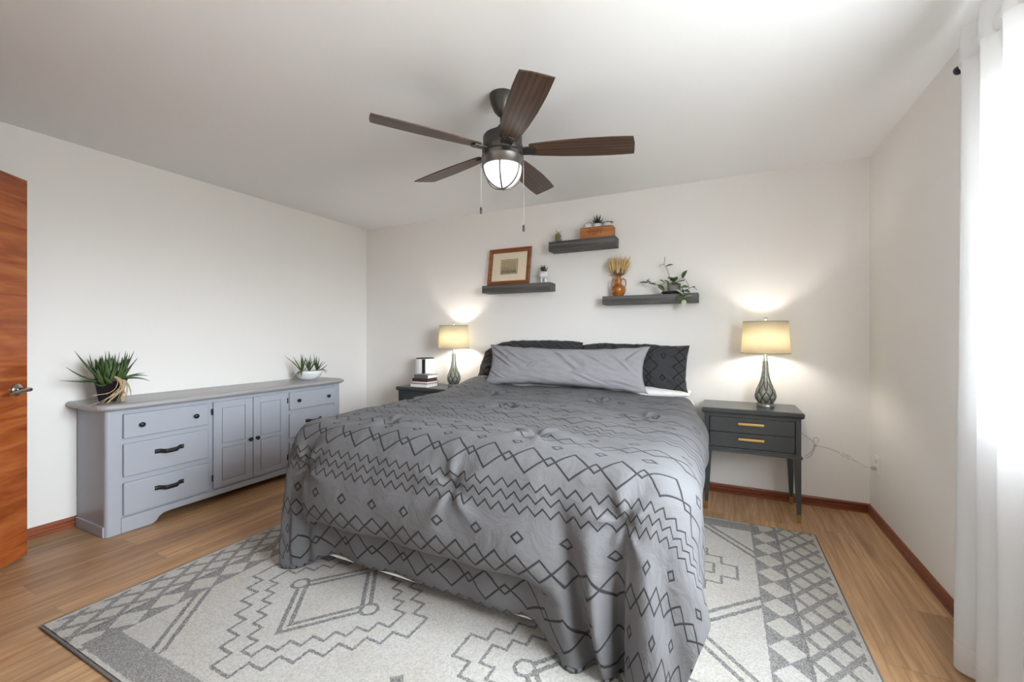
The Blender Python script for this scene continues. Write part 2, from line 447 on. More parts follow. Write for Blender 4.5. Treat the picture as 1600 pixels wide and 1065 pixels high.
class MB:
    """collects geometry in world coordinates; build() links it as ONE mesh object"""
    def __init__(s): s.v = []; s.f = []; s.uv = None; s.sm = []; s.mi = []; s.cm = 0
    def add(s, vs, fs, smooth=False):
        n = len(s.v); s.v += [tuple(p) for p in vs]
        for q in fs: s.f.append([i + n for i in q]); s.sm.append(smooth); s.mi.append(s.cm)
        return s
    def box(s, x0, x1, y0, y1, z0, z1):
        vs = [(x, y, z) for x in (x0, x1) for y in (y0, y1) for z in (z0, z1)]
        return s.add(vs, [(0, 1, 3, 2), (4, 6, 7, 5), (0, 4, 5, 1), (2, 3, 7, 6), (0, 2, 6, 4), (1, 5, 7, 3)])
    def hexa(s, bot, top):
        """bottom and top quads (counter-clockwise seen from above)"""
        return s.add(list(bot) + list(top), [(3, 2, 1, 0), (4, 5, 6, 7), (0, 1, 5, 4), (1, 2, 6, 5), (2, 3, 7, 6), (3, 0, 4, 7)])
    def lathe(s, c, prof, n=32, rot=None, mod=None, cap=True):
        """prof: list of (radius, height); rot: Matrix applied before moving to c"""
        vs = []; fs = []
        for j, (r, h) in enumerate(prof):
            for i in range(n):
                a = 2 * PI * i / n
                rr = mod(r, h, a) if mod else r
                p = Vector((rr * math.cos(a), rr * math.sin(a), h))
                if rot is not None: p = rot @ p
                vs.append(p + Vector(c))
        for j in range(len(prof) - 1):
            for i in range(n):
                k = (i + 1) % n
                fs.append((j * n + i, j * n + k, (j + 1) * n + k, (j + 1) * n + i))
        s.add(vs, fs, True)
        if cap:
            if prof[0][0] > 1e-5: s.add(vs[:n], [tuple(range(n - 1, -1, -1))])
            if prof[-1][0] > 1e-5: s.add(vs[-n:], [tuple(range(n))])
        return s
    def tube(s, path, rad, n=8, cap=True):
        path = [Vector(p) for p in path]; m = len(path)
        rs = rad if isinstance(rad, (list, tuple)) else [rad] * m
        vs = []; up = None
        for i, p in enumerate(path):
            t = (path[min(i + 1, m - 1)] - path[max(i - 1, 0)])
            t = t.normalized() if t.length > 1e-9 else Vector((0, 0, 1))
            if up is None:
                up = Vector((0, 0, 1)) if abs(t.z) < 0.9 else Vector((1, 0, 0))
            a = t.cross(up)
            if a.length < 1e-6: a = t.orthogonal()
            a.normalize(); b = a.cross(t).normalized(); up = b
            for k in range(n):
                q = 2 * PI * k / n
                vs.append(p + (a * math.cos(q) + b * math.sin(q)) * rs[i])
        fs = [(i * n + k, i * n + (k + 1) % n, (i + 1) * n + (k + 1) % n, (i + 1) * n + k) for i in range(m - 1) for k in range(n)]
        s.add(vs, fs, True)
        if cap: s.add(vs[:n], [tuple(range(n - 1, -1, -1))]); s.add(vs[-n:], [tuple(range(n))])
        return s
    def prism(s, poly, f0, f1):
        """poly in 2D, f0/f1 map a 2D point to the two end faces"""
        n = len(poly); vs = [f0(*p) for p in poly] + [f1(*p) for p in poly]
        fs = [tuple(range(n - 1, -1, -1)), tuple(range(n, 2 * n))] + [(i, (i + 1) % n, n + (i + 1) % n, n + i) for i in range(n)]
        return s.add(vs, fs)
    def grid(s, nx, ny, f, smooth=True):
        vs = [f(i / (nx - 1), j / (ny - 1)) for j in range(ny) for i in range(nx)]
        fs = [(j * nx + i, j * nx + i + 1, (j + 1) * nx + i + 1, (j + 1) * nx + i) for j in range(ny - 1) for i in range(nx - 1)]
        return s.add(vs, fs, smooth)
    def sphere(s, c, r, n=20, m=12, sc=(1, 1, 1)):
        prof = [(max(r * math.sin(PI * j / m), 1e-6), -r * math.cos(PI * j / m)) for j in range(m + 1)]
        return s.lathe(c, prof, n, Matrix.Diagonal(sc), cap=False)
    def build(s, name, m, parent=None, bevel=0.0, org=None, seg=2, mats=None):
        o_ = Vector(ORG[parent] if parent is not None else (org or (0, 0, 0)))
        me = bpy.data.meshes.new(name)
        me.from_pydata([tuple(Vector(p) - o_) for p in s.v], [], s.f)
        me.polygons.foreach_set('use_smooth', [bool(x) for x in s.sm])
        me.materials.append(m)
        for mm in (mats or []): me.materials.append(mm)
        if mats: me.polygons.foreach_set('material_index', s.mi)
        if s.uv:
            l = me.uv_layers.new(name='cloth')
            for lo in me.loops: l.data[lo.index].uv = s.uv[lo.vertex_index]
        me.update()
        o = bpy.data.objects.new(name, me)
        C.collection.objects.link(o)
        if parent is not None: o.parent = parent; ORG[o] = ORG[parent]
        else: o.location = o_; ORG[o] = tuple(o_)
        if bevel:
            b = o.modifiers.new('bevel', 'BEVEL'); b.width = bevel; b.segments = seg; b.limit_method = 'ANGLE'; b.angle_limit = R(40)
            b.harden_normals = False
        return o


def tag(o, label, cat, group=None):
    o['label'] = label; o['category'] = cat
    if group: o['group'] = group
    return o


def thing(name, loc, label, cat, group=None):
    o = bpy.data.objects.new(name, None)
    o.empty_display_size = 0.1
    C.collection.objects.link(o); o.location = loc; ORG[o] = tuple(loc)
    return tag(o, label, cat, group)


def struct(o): o['kind'] = 'structure'; return o


def copy_tree(o, parent=None):
    kids = [c for c in C.objects if c.parent == o]
    c = o.copy(); C.collection.objects.link(c)
    if parent is not None: c.parent = parent
    for k in kids: copy_tree(k, c)
    return c


def relabel(o, label, loc=None, rz=None):
    o['label'] = label
    if loc is not None: o.location = loc
    if rz is not None: o.rotation_euler = (0, 0, rz)
    return o


def sstep(a, b, x):
    t = max(0.0, min(1.0, (x - a) / (b - a))); return t * t * (3 - 2 * t)


def no(x, y, z=0.0): return noise.noise(Vector((x, y, z)))


# ================================================================== SETTING
W, H = 4.613, 2.44
# door 1 stands open: hinge and free edge on the plan
DF = Vector((-4.335, -2.772, 0)); DH = Vector((-3.825, -3.402, 0))
YD = -3.425           # the stretch of near wall that holds the doorway
XJ = -2.78            # where that stretch ends
DO = (-3.80, -2.98)   # doorway opening
T = 0.12
struct(MB().box(-W - T, T, YN - T, T, -0.05, 0).build('floor', M_floor))
struct(MB().box(-W - T, T, YN - T, T, H, H + 0.1).build('ceiling', M_ceil))
struct(MB().box(-W - T, T, 0, T, 0, H).build('wall_back', M_wall))
struct(MB().box(-W - T, -W, YN - T, 0, 0, H).build('wall_left', M_wall))
b = MB()
b.box(0, T, WR[1], 0, 0, H).box(0, T, YN - T, WR[0], 0, H).box(0, T, WR[0], WR[1], 0, WR[2]).box(0, T, WR[0], WR[1], WR[3], H)
struct(b.build('wall_right', M_wall))
struct(MB().box(-W, 0, YN - T, YN, 0, H).build('wall_rear', M_wall))
b = MB()
b.box(-W, DO[0], YD - T, YD, 0, H).box(DO[1], XJ, YD - T, YD, 0, H).box(DO[0], DO[1], YD - T, YD, 2.08, H)
b.box(XJ - T, XJ, YN, YD - T, 0, H)
struct(b.build('wall_front', M_wall))


def base_profile():
    t, h = 0.013, 0.066
    return [(0, 0), (t, 0), (t, 0.018), (t - 0.004, 0.021), (t, 0.024), (t, 0.040), (t - 0.004, 0.043), (t, 0.046), (t, 0.056), (t - 0.006, h), (0, h)]


pp = base_profile()
struct(MB().prism(pp, lambda d, z: (-W, -d, z), lambda d, z: (0, -d, z)).build('baseboard_back', M_base))
struct(MB().prism(pp, lambda d, z: (-d, 0, z), lambda d, z: (-d, YN, z)).build('baseboard_right', M_base_y))
struct(MB().prism(pp, lambda d, z: (-W + d, YD, z), lambda d, z: (-W + d, 0, z)).build('baseboard_left', M_base_y))
struct(MB().prism(pp, lambda d, z: (-W, YD + d, z), lambda d, z: (DO[0] - 0.06, YD + d, z)).build('baseboard_front', M_base))


def window(name, y0, y1, z0, z1, tf):
    """tf maps (along, depth into the wall, height) to the world"""
    fr = MB()
    def bx(mb, a0, a1, d0, d1, h0, h1):
        p = [tf(a, d, h) for a in (a0, a1) for d in (d0, d1) for h in (h0, h1)]
        lo = [min(q[i] for q in p) for i in range(3)]; hi = [max(q[i] for q in p) for i in range(3)]
        mb.box(lo[0], hi[0], lo[1], hi[1], lo[2], hi[2])
    m = (y0 + y1) / 2; f = 0.045
    for a0, a1 in ((y0, y0 + f), (y1 - f, y1), (m - f / 2, m + f / 2)): bx(fr, a0, a1, 0.05, 0.10, z0, z1)
    for h0, h1 in ((z0, z0 + f), (z1 - f, z1)): bx(fr, y0 + f, m - f / 2, 0.05, 0.10, h0, h1); bx(fr, m + f / 2, y1 - f, 0.05, 0.10, h0, h1)
    fo = struct(fr.build(name, M_white))
    for a0, a1 in ((y0 + f, m - f / 2), (m + f / 2, y1 - f)):
        g = MB(); bx(g, a0, a1, 0.072, 0.078, z0 + f, z1 - f); g.build('window_pane', M_glass, fo)
    s = MB(); bx(s, y0 - 0.03, y1 + 0.03, -0.03, 0.05, z0 - 0.02, z0); s.build('window_sill', M_white, fo)
    return fo


window('window_1', WR[0], WR[1], WR[2], WR[3], lambda a, d, h: (d, a, h))
# door casing
b = MB()
b.box(DO[0] - 0.06, DO[0], YD, YD + 0.014, 0, 2.14).box(DO[1], DO[1] + 0.06, YD, YD + 0.014, 0, 2.14).box(DO[0], DO[1], YD, YD + 0.014, 2.08, 2.14)
struct(b.build('trim_1', M_base))
# the open door leaf, built in its own axes: x from the free edge to the hinge, y towards the room
dd = (DH - DF); dl = dd.length; ang = math.atan2(dd.y, dd.x)
leaf = MB().box(0, dl, -0.036, 0, 0.012, 2.066).build('door_1', M_door, bevel=0.002)
leaf.location = DF; leaf.rotation_euler = (0, 0, ang); struct(leaf)
ORG[leaf] = (0, 0, 0)
KZ = 0.925
rot_y = Matrix.Rotation(R(-90), 3, 'X')      # lathe axis z -> +y
hd = MB()
hd.lathe((0.068, 0, KZ), [(0.033, 0), (0.034, 0.004), (0.030, 0.010), (0.016, 0.014), (0.012, 0.018)], 28, rot_y)
hd.lathe((0.068, 0, KZ), [(0.0105, 0.012), (0.0105, 0.052)], 16, rot_y)
hd.tube([(0.056, 0.054, KZ), (0.066, 0.056, KZ), (0.09, 0.057, KZ - 0.001), (0.13, 0.055, KZ - 0.004), (0.165, 0.052, KZ - 0.012), (0.178, 0.050, KZ - 0.016)], [0.010, 0.012, 0.0105, 0.009, 0.0085, 0.006], 12)
hd.build('door_handle', M_nickel, leaf)
MB().box(-0.0015, 0.0, -0.03, -0.006, KZ - 0.03, KZ + 0.03).build('latch_plate', M_nickel, leaf)
for z in (0.25, 1.05, 1.85):
    MB().lathe((dl - 0.004, 0.006, z - 0.045), [(0.006, 0), (0.006, 0.09)], 10).build('hinge', M_nickel, leaf)

# ================================================================== RUG
RX, RY = -3.445, -2.975
rug = thing('area_rug', (RX, RY, 0), 'large cream area rug with grey geometric lines lying under the bed', 'rug')
MB().box(RX + 0.006, RX + 3.039, RY + 0.006, RY + 2.394, 0.001, 0.012).build('pile', M_rug, rug)
b = MB()
b.tube([(RX, RY, 0.006), (RX + 3.045, RY, 0.006), (RX + 3.045, RY + 2.4, 0.006), (RX, RY + 2.4, 0.006), (RX, RY, 0.006)], 0.0055, 6)
b.build('bound_edge', M_bind, rug)

# ================================================================== BED
BX0, BX1, BY0, BY1 = -3.005, -1.095, -0.10, -2.105
bed = thing('bed', ((BX0 + BX1) / 2, (BY0 + BY1) / 2, 0.012), 'king bed base with mattress under the grey comforter', 'bed')


def soft_box(name, x0, x1, y0, y1, z0, z1, m, bev):
    return MB().box(x0, x1, y0, y1, z0, z1).build(name, m, bed, bevel=bev, seg=4)


bs = soft_box('box_spring', BX0, BX1, BY1, BY0, 0.066, 0.33, M_box, 0.02)
b = MB(); b.tube([(BX0 + .02, BY1 - .008, 0.071), (BX1 - .02, BY1 - .008, 0.071), (BX1 + .004, BY1 + .01, 0.071), (BX1 + .004, BY0 - .02, 0.071)], 0.007, 8)
b.build('piping', M_linen, bs)
soft_box('mattress', BX0, BX1, BY1, BY0, 0.332, 0.725, M_linen, 0.05)
for x in (BX0 + .25, (BX0 + BX1) / 2, BX1 - .25):
    for y in (BY1 + .3, BY0 - .3):
        MB().lathe((x, y, 0.012), [(0.02, 0), (0.02, 0.054)], 12).build('frame_leg', M_black, bed)

# ---- comforter: a cloth sheet in cloth coordinates (s across, t from the head edge to the foot hem)
CX, YH, ZT = -2.05, -0.31, 0.757
A_, TT = 0.845, 1.70          # half width / length before the edges start to roll over


def polyline(pts):
    L = [0.0]
    for p, q in zip(pts, pts[1:]): L.append(L[-1] + math.hypot(q[0] - p[0], q[1] - p[1]))
    def f(e):
        if e >= L[-1]:
            return (pts[-1][0] + (e - L[-1]) * 0.55, pts[-1][1])
        for i in range(len(L) - 1):
            if e <= L[i + 1]:
                k = (e - L[i]) / (L[i + 1] - L[i])
                return (pts[i][0] + k * (pts[i + 1][0] - pts[i][0]), pts[i][1] + k * (pts[i + 1][1] - pts[i][1]))
    return f, L[-1]


def smooth_pts(pts, n=3):
    for _ in range(n):
        q = [pts[0]]
        for a, b_ in zip(pts, pts[1:]):
            q += [(0.75 * a[0] + 0.25 * b_[0], 0.75 * a[1] + 0.25 * b_[1]), (0.25 * a[0] + 0.75 * b_[0], 0.25 * a[1] + 0.75 * b_[1])]
        q.append(pts[-1]); pts = q
    return pts


FRONT, LF = polyline(smooth_pts([(0, ZT), (.06, ZT), (.13, .735), (.185, .66), (.225, .55), (.25, .45), (.255, .35), (.225, .285), (.175, .285), (.155, .275), (.15, .19), (.145, .12), (.125, .082)]))
PLAIN, LP = polyline(smooth_pts([(0, ZT), (.06, ZT), (.125, .735), (.175, .66), (.20, .55), (.215, .40), (.225, .25), (.225, .12), (.22, .02)]))
SIDE, LS = polyline(smooth_pts([(0, ZT), (.06, ZT), (.11, .735), (.14, .68), (.15, .60), (.15, .45), (.15, .25), (.15, .02)]))
ET = LF
TM = TT + ET
SM = A_ + 0.58
TACK = [(-0.47, TT - 0.10), (0.375, TT - 0.13), (0.13, TT + 0.30), (0.84, TT + 0.32), (-0.75, TT + 0.34), (-0.05, 1.0), (-0.85, 0.95), (0.75, 0.9), (-.45, .5), (.4, .5)]


def head(s, t):
    # the bedding rises over the pillows at the head end, most at the left
    return 0.025 * sstep(0.30, 0.05, t) * sstep(0.66, 0.45, s) + 0.070 * sstep(0.60, 0.15, t) * sstep(-0.45, -0.80, s)


def comforter_point(s, t):
    es = max(0.0, abs(s) - A_); et = max(0.0, t - TT)
    sg = 1 if s >= 0 else -1
    bx = CX + sg * min(abs(s), A_); by = YH - min(t, TT)
    e = math.hypot(es, et)
    puff = 0.016 * no(s * 2.6, t * 2.6, 3) + 0.009 * no(s * 6, t * 6, 9) + 0.008 * (0.35 - abs(no(s * 4.5 + t * 2, t * 4.5 - s, 17)))
    fade = sstep(0.0, 0.25, t) if sg else 1
    for (a, b_) in TACK:
        d = math.hypot(s - a, t - b_)
        if d < 0.4:
            th = math.atan2(t - b_, s - a)
            puff -= 0.022 * math.exp(-(d / 0.045) ** 2)
            puff += 0.026 * (math.exp(-(d / 0.15) ** 2) - math.exp(-(d / 0.04) ** 2)) * (abs(math.cos(2.5 * th + a * 9)) ** 5 - .25)
    if e < 1e-6:
        return (bx, by, ZT + puff * 0.9 + head(s, t) + 0.02 * sstep(0.9, 0.2, abs(s) / A_) * fade - 0.012 * sstep(TT * .5, TT, t))
    th = math.atan2(et, es)
    k = math.sin(2 * th)
    ee = e * (1 - 0.20 * k * k)
    wf = sstep(R(25), R(75), th)
    cf = FRONT(ee) ; cp = PLAIN(ee); cs = SIDE(ee)
    cr = (1 - sstep(0.42, 0.68, s)) * (1 - sstep(-0.64, -0.86, s))
    f0 = cr * cf[0] + (1 - cr) * cp[0]; f1 = cr * cf[1] + (1 - cr) * cp[1]
    out = (1 - wf) * cs[0] + wf * f0
    z = (1 - wf) * cs[1] + wf * f1
    # sides bulge a little past the night stands, not beside them
    if sg > 0: out += (1 - wf) * (0.078 * sstep(0.1, 0.6, t) * (1 - 0.75 * sstep(.27, .45, ee) * sstep(1.5, 1.2, t)) - 0.03 * sstep(0.12, 0.0, t)) * sstep(0, .25, ee) + 0.09 * k * sstep(.15, .75, ee) + 0.05 * k * sstep(.55, .9, ee)
    else: out += (1 - wf) * (-0.02 + 0.07 * sstep(0.0, 0.2, t) * sstep(1.2, 0.5, t)) * sstep(0, .25, ee)
    # hanging folds
    hang = sstep(0.18, 0.8, ee)
    fold = 0.0
    if et > 0 and es > 0:
        fold = 0.036 * math.cos(th * 9.0 + (0.6 if sg > 0 else 0.2)) * k ** 0.5
    elif et > 0:
        fold = 0.010 * math.cos(s * 17 + 1) * sstep(0.2, 0.7, et)
        for c0, sl, am in ((0.60, 0.24, -0.085), (0.80, 0.05, -0.080), (0.70, 0.15, 0.045), (-0.76, -0.05, -0.040)):
            fold += am * math.exp(-((s - c0 - sl * (et - 0.3)) / 0.036) ** 2) * sstep(0.08, 0.35, et)
    else:
        fold = 0.014 * math.cos(t * 19 + sg) * sstep(.1, .5, es)
    fold = max(fold, -0.02) if (f1 < .31 and cr > .5) else fold
    out += hang * fold + puff * sstep(0, .15, ee)
    # the hem touches the rug at the corners
    z += 0.008 * no(s * 4, t * 4, 5) * hang
    z = max(z, 0.030)
    z += puff * 0.9 * (1 - sstep(0, .15, ee))
    cap = head(s, t) + 0.02 * sstep(0.9, 0.2, abs(s) / A_) * fade - 0.012 * sstep(TT * .5, TT, t)
    z += cap * (1 - sstep(0, .2, ee))
    return (bx + sg * math.cos(th) * out, by - math.sin(th) * out, z)


b = MB()
NX, NY = 250, 230
b.grid(NX, NY, lambda i, j: comforter_point(-SM + 2 * SM * i, TM * j))
b.uv = [(-SM + 2 * SM * i / (NX - 1), TM - TM * j / (NY - 1)) for j in range(NY) for i in range(NX)]
b.f = [q[::-1] for q in b.f]
comf = b.build('comforter', M_comf, org=(CX, -1.3, ZT))
so = comf.modifiers.new('thickness', 'SOLIDIFY'); so.thickness = 0.014; so.offset = -1
tag(comf, 'grey quilted comforter with dark stitched zigzag bands draped over the bed', 'comforter')


# ---- pillows
def pillow(name, w, h, th, m, loc, tilt, rz, label, cat, group, droop=None, pinch=0.07, wr=0.006, seed=0, nx=70, ny=44, creases=(), turn=False):
    b = MB()
    uv = []
    for side in (1, -1):
        def f(i, j):
            x = 2 * i - 1; y = 2 * j - 1
            k = ((1 - abs(x) ** 3.0) * (1 - abs(y) ** 2.6)) ** 0.5
            px = w / 2 * x * (1 - pinch * (1 - y * y) * abs(x) ** 3 * 0.35)
            py = h / 2 * y * (1 - pinch * (1 - x * x) * abs(y) ** 3)
            if droop: px, py = droop(x, y, px, py)
            z = side * th / 2 * k + k * wr * (no(x * 3.1 + seed, y * 2.0, seed) + 0.6 * no(x * 8 + y * 5, y * 5 - x * 3, seed + 4)) * side
            for (xa, ya, xb, yb, wd, am) in creases:      # folds in the cloth, each a soft ridge along a line
                lx, ly = xb - xa, yb - ya; L2 = lx * lx + ly * ly
                q = max(0.0, min(1.0, ((x - xa) * lx + (y - ya) * ly) / L2))
                d2 = ((x - xa - q * lx) * w / h) ** 2 + (y - ya - q * ly) ** 2
                z += side * am * (math.exp(-d2 / (wd * wd)) - 0.6 * math.exp(-((math.sqrt(d2) - 1.8 * wd) / wd) ** 2)) * math.sin(PI * min(1, max(0, 0.12 + q * .88))) * min(1, k * 2)
            py += 0.010 * no(x * 2.5, seed + 1.7) + 0.006 * no(x * 9, seed + 2.1) * abs(y)
            px += 0.007 * no(y * 4, seed + 5.1) * abs(x)
            uv.append((py + .3, px + seed * .37 + 1) if turn else (px + seed * .37, py + 1))
            return (px, py, z)
        n0 = len(b.f)
        b.grid(nx, ny, f)
        if side < 0: b.f[n0:] = [q[::-1] for q in b.f[n0:]]
    b.uv = uv
    o = b.build(name, m)
    o.location = loc; o.rotation_euler = (R(90) - tilt, 0, rz)
    tag(o, label, cat, group)
    wm = o.modifiers.new('weld', 'WELD'); wm.merge_threshold = 0.0008
    return o


def droop_left(x, y, px, py):
    d = max(0.0, -x - 0.25)
    e = max(0.0, x - 0.55); py -= 0.10 * e * e * max(0, y)
    return px + 0.03 * max(0, y) * d, py - 0.20 * d * d * (1 if y > -0.4 else 0.6) * (0.5 + 0.5 * (y + 1) / 2)


def droop_right(x, y, px, py):
    d = max(0.0, x - 0.2); e = max(0.0, -x - 0.5); py -= 0.13 * e * e * max(0, y)
    return px, py - 0.035 * d


CR1 = [(-.9, .5, -.3, .1, .09, .010), (-.5, .8, .1, .2, .08, .009), (.1, .85, .5, .2, .09, .009), (.5, .8, .9, .3, .08, .008), (-.8, -.2, -.2, -.5, .1, .008)]
CR2 = [(.95, .9, .5, .35, .10, .011), (.95, -.9, .55, -.3, .10, .010), (.6, .8, .45, .0, .08, .008), (-.3, .8, -.1, .1, .09, .009), (.1, .9, .2, .3, .09, .008), (.97, .1, .6, .0, .08, .007)]
CR3 = [(-.98, .95, -.62, .15, .10, .015), (-.97, .55, -.55, -.25, .09, .014), (-.96, -.3, -.7, -.75, .08, .011), (-.75, .75, -.35, -.1, .09, .010), (-.45, .15, -.30, .0, .06, .012), (-.40, -.1, -.28, .1, .05, .010), (-.1, .8, .35, -.5, .12, .008), (.25, .7, .7, -.2, .11, .008), (.97, .9, .75, .1, .11, .013), (.6, .6, .95, -.4, .10, .010), (.97, -.8, .6, -.55, .10, .010), (.2, -.3, .6, -.9, .10, .008)]
pillow('pillow_sham', 0.98, 0.41, 0.17, M_sham, (-2.485, -0.160, 0.985), R(24), 0, 'left charcoal pillow sham with zigzag stitching leaning on the wall', 'pillow', 'charcoal shams at the head of the bed', droop_left, 0.03, 0.012, 1, 90, 60, CR1)
pillow('pillow_sham', 0.87, 0.40, 0.16, M_sham, (-1.568, -0.170, 0.980), R(24), R(-1), 'right charcoal pillow sham, its squared right end showing past the long pillow', 'pillow', 'charcoal shams at the head of the bed', droop_right, 0.13, 0.012, 2, 90, 60, CR2, True)
pillow('body_pillow', 1.38, 0.37, 0.16, M_body, (-2.085, -0.392, 0.960), R(20), R(1.0), 'long lavender grey body pillow lying across the front of the shams', 'pillow', None, None, 0.20, 0.012, 5, 190, 60, CR3)
pillow('bed_pillow', 0.84, 0.27, 0.08, M_linen, (-2.62, -0.190, 0.770), R(90), 0, 'white sleeping pillow lying flat under the left charcoal sham', 'pillow', 'white pillows under the shams', None, 0.05, 0.006, 7)
pillow('bed_pillow', 0.80, 0.27, 0.09, M_linen, (-1.52, -0.190, 0.776), R(90), 0, 'white sleeping pillow lying flat under the right charcoal sham', 'pillow', 'white pillows under the shams', None, 0.05, 0.006, 8)

# ================================================================== DRESSER (against the left wall)
DX = -4.215
dr = thing('dresser', (-4.41, -1.61, 0), 'long grey-blue painted dresser with black hardware along the left wall', 'dresser')
body = MB()
body.box(-4.595, DX - 0.008, -2.475, -0.745, 0.062, 0.760)
body.build('body', M_dresser, dr)
rr = 0.022
def stile(y0, y1, round_at):
    poly = [(-4.26, y0), (DX - rr, y0)] + [(DX - rr + rr * math.sin(a), y0 + rr - rr * math.cos(a)) for a in [R(15 * k) for k in range(1, 7)]] + [(DX, y1), (-4.26, y1)]
    if round_at == 'hi': poly = [(x, y0 + y1 - y) for x, y in poly][::-1]
    MB().prism(poly, lambda x, y: (x, y, 0.001), lambda x, y: (x, y, 0.760)).build('corner_post', M_dresser, dr)
stile(-2.486, -2.412, 'lo'); stile(-0.808, -0.734, 'hi')
for ya in (-2.482, -0.76): MB().box(-4.597, -4.255, ya, ya + .022, 0.001, 0.76).build('side_panel', M_dresser, dr)
MB().box(-4.597, -4.232, -2.493, -2.478, 0.001, 0.064).build('side_plinth', M_dresser, dr, bevel=0.003)
# top with rounded front corners and a moulded edge
def top_poly(gx, gy, r=0.075):
    x1 = -4.168 + gx; y0 = -2.535 - gy; y1 = -0.690 + gy
    p = [(-4.607, y0)]
    p += [(x1 - r + r * math.sin(R(15 * k)), y0 + r - r * math.cos(R(15 * k))) for k in range(7)]
    p += [(x1 - r + r * math.cos(R(15 * k)), y1 - r + r * math.sin(R(15 * k))) for k in range(7)]
    p.append((-4.607, y1)); return p
tp = MB(); lv = []
for g, z in ((-0.02, 0.760), (-0.012, 0.764), (-0.002, 0.772), (0.0, 0.782), (-0.003, 0.792), (-0.010, 0.799), (-0.018, 0.801)):
    lv.append([(x, y, z) for x, y in top_poly(g, g)])
n = len(lv[0])
vs = [p for l in lv for p in l]
fs = [(k * n + i, k * n + (i + 1) % n, (k + 1) * n + (i + 1) % n, (k + 1) * n + i) for k in range(len(lv) - 1) for i in range(n)]
tp.add(vs, fs, False); tp.add(lv[0], [tuple(range(n - 1, -1, -1))]); tp.add(lv[-1], [tuple(range(n))])
tp.build('top', M_dtop, dr)
# apron with the arched cut-out
cut = [(-2.412, 0.001), (-2.255, 0.001), (-2.232, 0.012), (-2.215, 0.036), (-2.190, 0.050), (-2.15, 0.054)]
poly = cut + [(-1.61 * 2 - y, z) for y, z in cut[::-1]] + [(-0.808, 0.094), (-2.412, 0.094)]
MB().prism(poly, lambda y, z: (DX - 0.02, y, z), lambda y, z: (DX + 0.008, y, z)).build('apron', M_dresser, dr, bevel=0.003)
rotx = Matrix.Rotation(R(90), 3, 'Y')        # lathe axis z -> +x


def drawer(y0, y1, z0, z1):
    return MB().box(DX - 0.012, DX + 0.012, y0, y1, z0, z1).build('drawer', M_dresser, dr, bevel=0.007, seg=3)


def knob(parent, y, z, x=DX + 0.012):
    MB().lathe((x, y, z), [(0.009, 0), (0.006, 0.008), (0.010, 0.012), (0.0155, 0.017), (0.0155, 0.023), (0.010, 0.027), (0.002, 0.028)], 20, rotx).build('knob', M_black, parent)


def strap(parent, y, z):
    """leather pull: both ends lie on the drawer, the middle bows outwards and sags"""
    b = MB(); n_ = 25; hw = 0.0135; th = 0.0035
    pts = []
    for i in range(n_):
        q = i / (n_ - 1); bow = sstep(0.13, 0.33, q) * sstep(0.87, 0.67, q)
        pts.append((DX + 0.0125 + 0.030 * bow, y - 0.083 + 0.166 * q, z - 0.004 * bow))
    vs = []
    for (x, yy, zz) in pts: vs += [(x, yy, zz - hw), (x + th, yy, zz - hw), (x + th, yy, zz + hw), (x, yy, zz + hw)]
    fs = [(4 * i + k, 4 * (i + 1) + k, 4 * (i + 1) + (k + 1) % 4, 4 * i + (k + 1) % 4) for i in range(n_ - 1) for k in range(4)]
    b.add(vs, fs, True); b.add(vs[:4], [(0, 1, 2, 3)]); b.add(vs[-4:], [(3, 2, 1, 0)])
    h = b.build('strap_handle', M_leather, parent)
    for yy in (y - 0.075, y + 0.075): MB().lathe((DX + 0.0155, yy, z), [(0.004, 0), (0.0035, 0.002), (0.001, 0.003)], 10, rotx).build('rivet', M_nickel, h)


for (y0, y1) in ((-2.402, -1.918), (-1.277, -0.812)):
    ym = (y0 + y1) / 2
    d = drawer(y0, y1, 0.578, 0.730); knob(d, ym - 0.155, 0.655); knob(d, ym + 0.155, 0.655)
    d = drawer(y0, y1, 0.342, 0.546); strap(d, ym, 0.464)
    d = drawer(y0, y1, 0.104, 0.306); strap(d, ym, 0.226)
for (y0, y1, ky, hy) in ((-1.885, -1.598, -1.622, -1.892), (-1.592, -1.305, -1.568, -1.298)):
    f = MB(); x0, x1 = DX - 0.012, DX + 0.012
    f.box(x0, x1 - 0.008, y0, y1, 0.108, 0.732)
    s_ = 0.058
    for a0, a1, c0, c1 in ((y0, y0 + s_, 0.108, 0.732), (y1 - s_, y1, 0.108, 0.732), (y0 + s_, y1 - s_, 0.108, 0.150), (y0 + s_, y1 - s_, 0.390, 0.420), (y0 + s_, y1 - s_, 0.685, 0.732)):
        f.box(x1 - 0.009, x1, a0, a1, c0, c1)
    for c0, c1 in ((0.153, 0.387), (0.423, 0.682)): f.box(x1 - 0.009, x1 - 0.001, y0 + s_ + .004, y1 - s_ - .004, c0 + .001, c1 - .001)
    d = f.build('door', M_dresser, dr, bevel=0.0012)
    knob(d, ky, 0.412)
    for z in (0.185, 0.665):
        MB().lathe((DX + 0.010, hy, z - 0.022), [(0.005, 0), (0.005, 0.044)], 10).build('hinge', M_black, d)


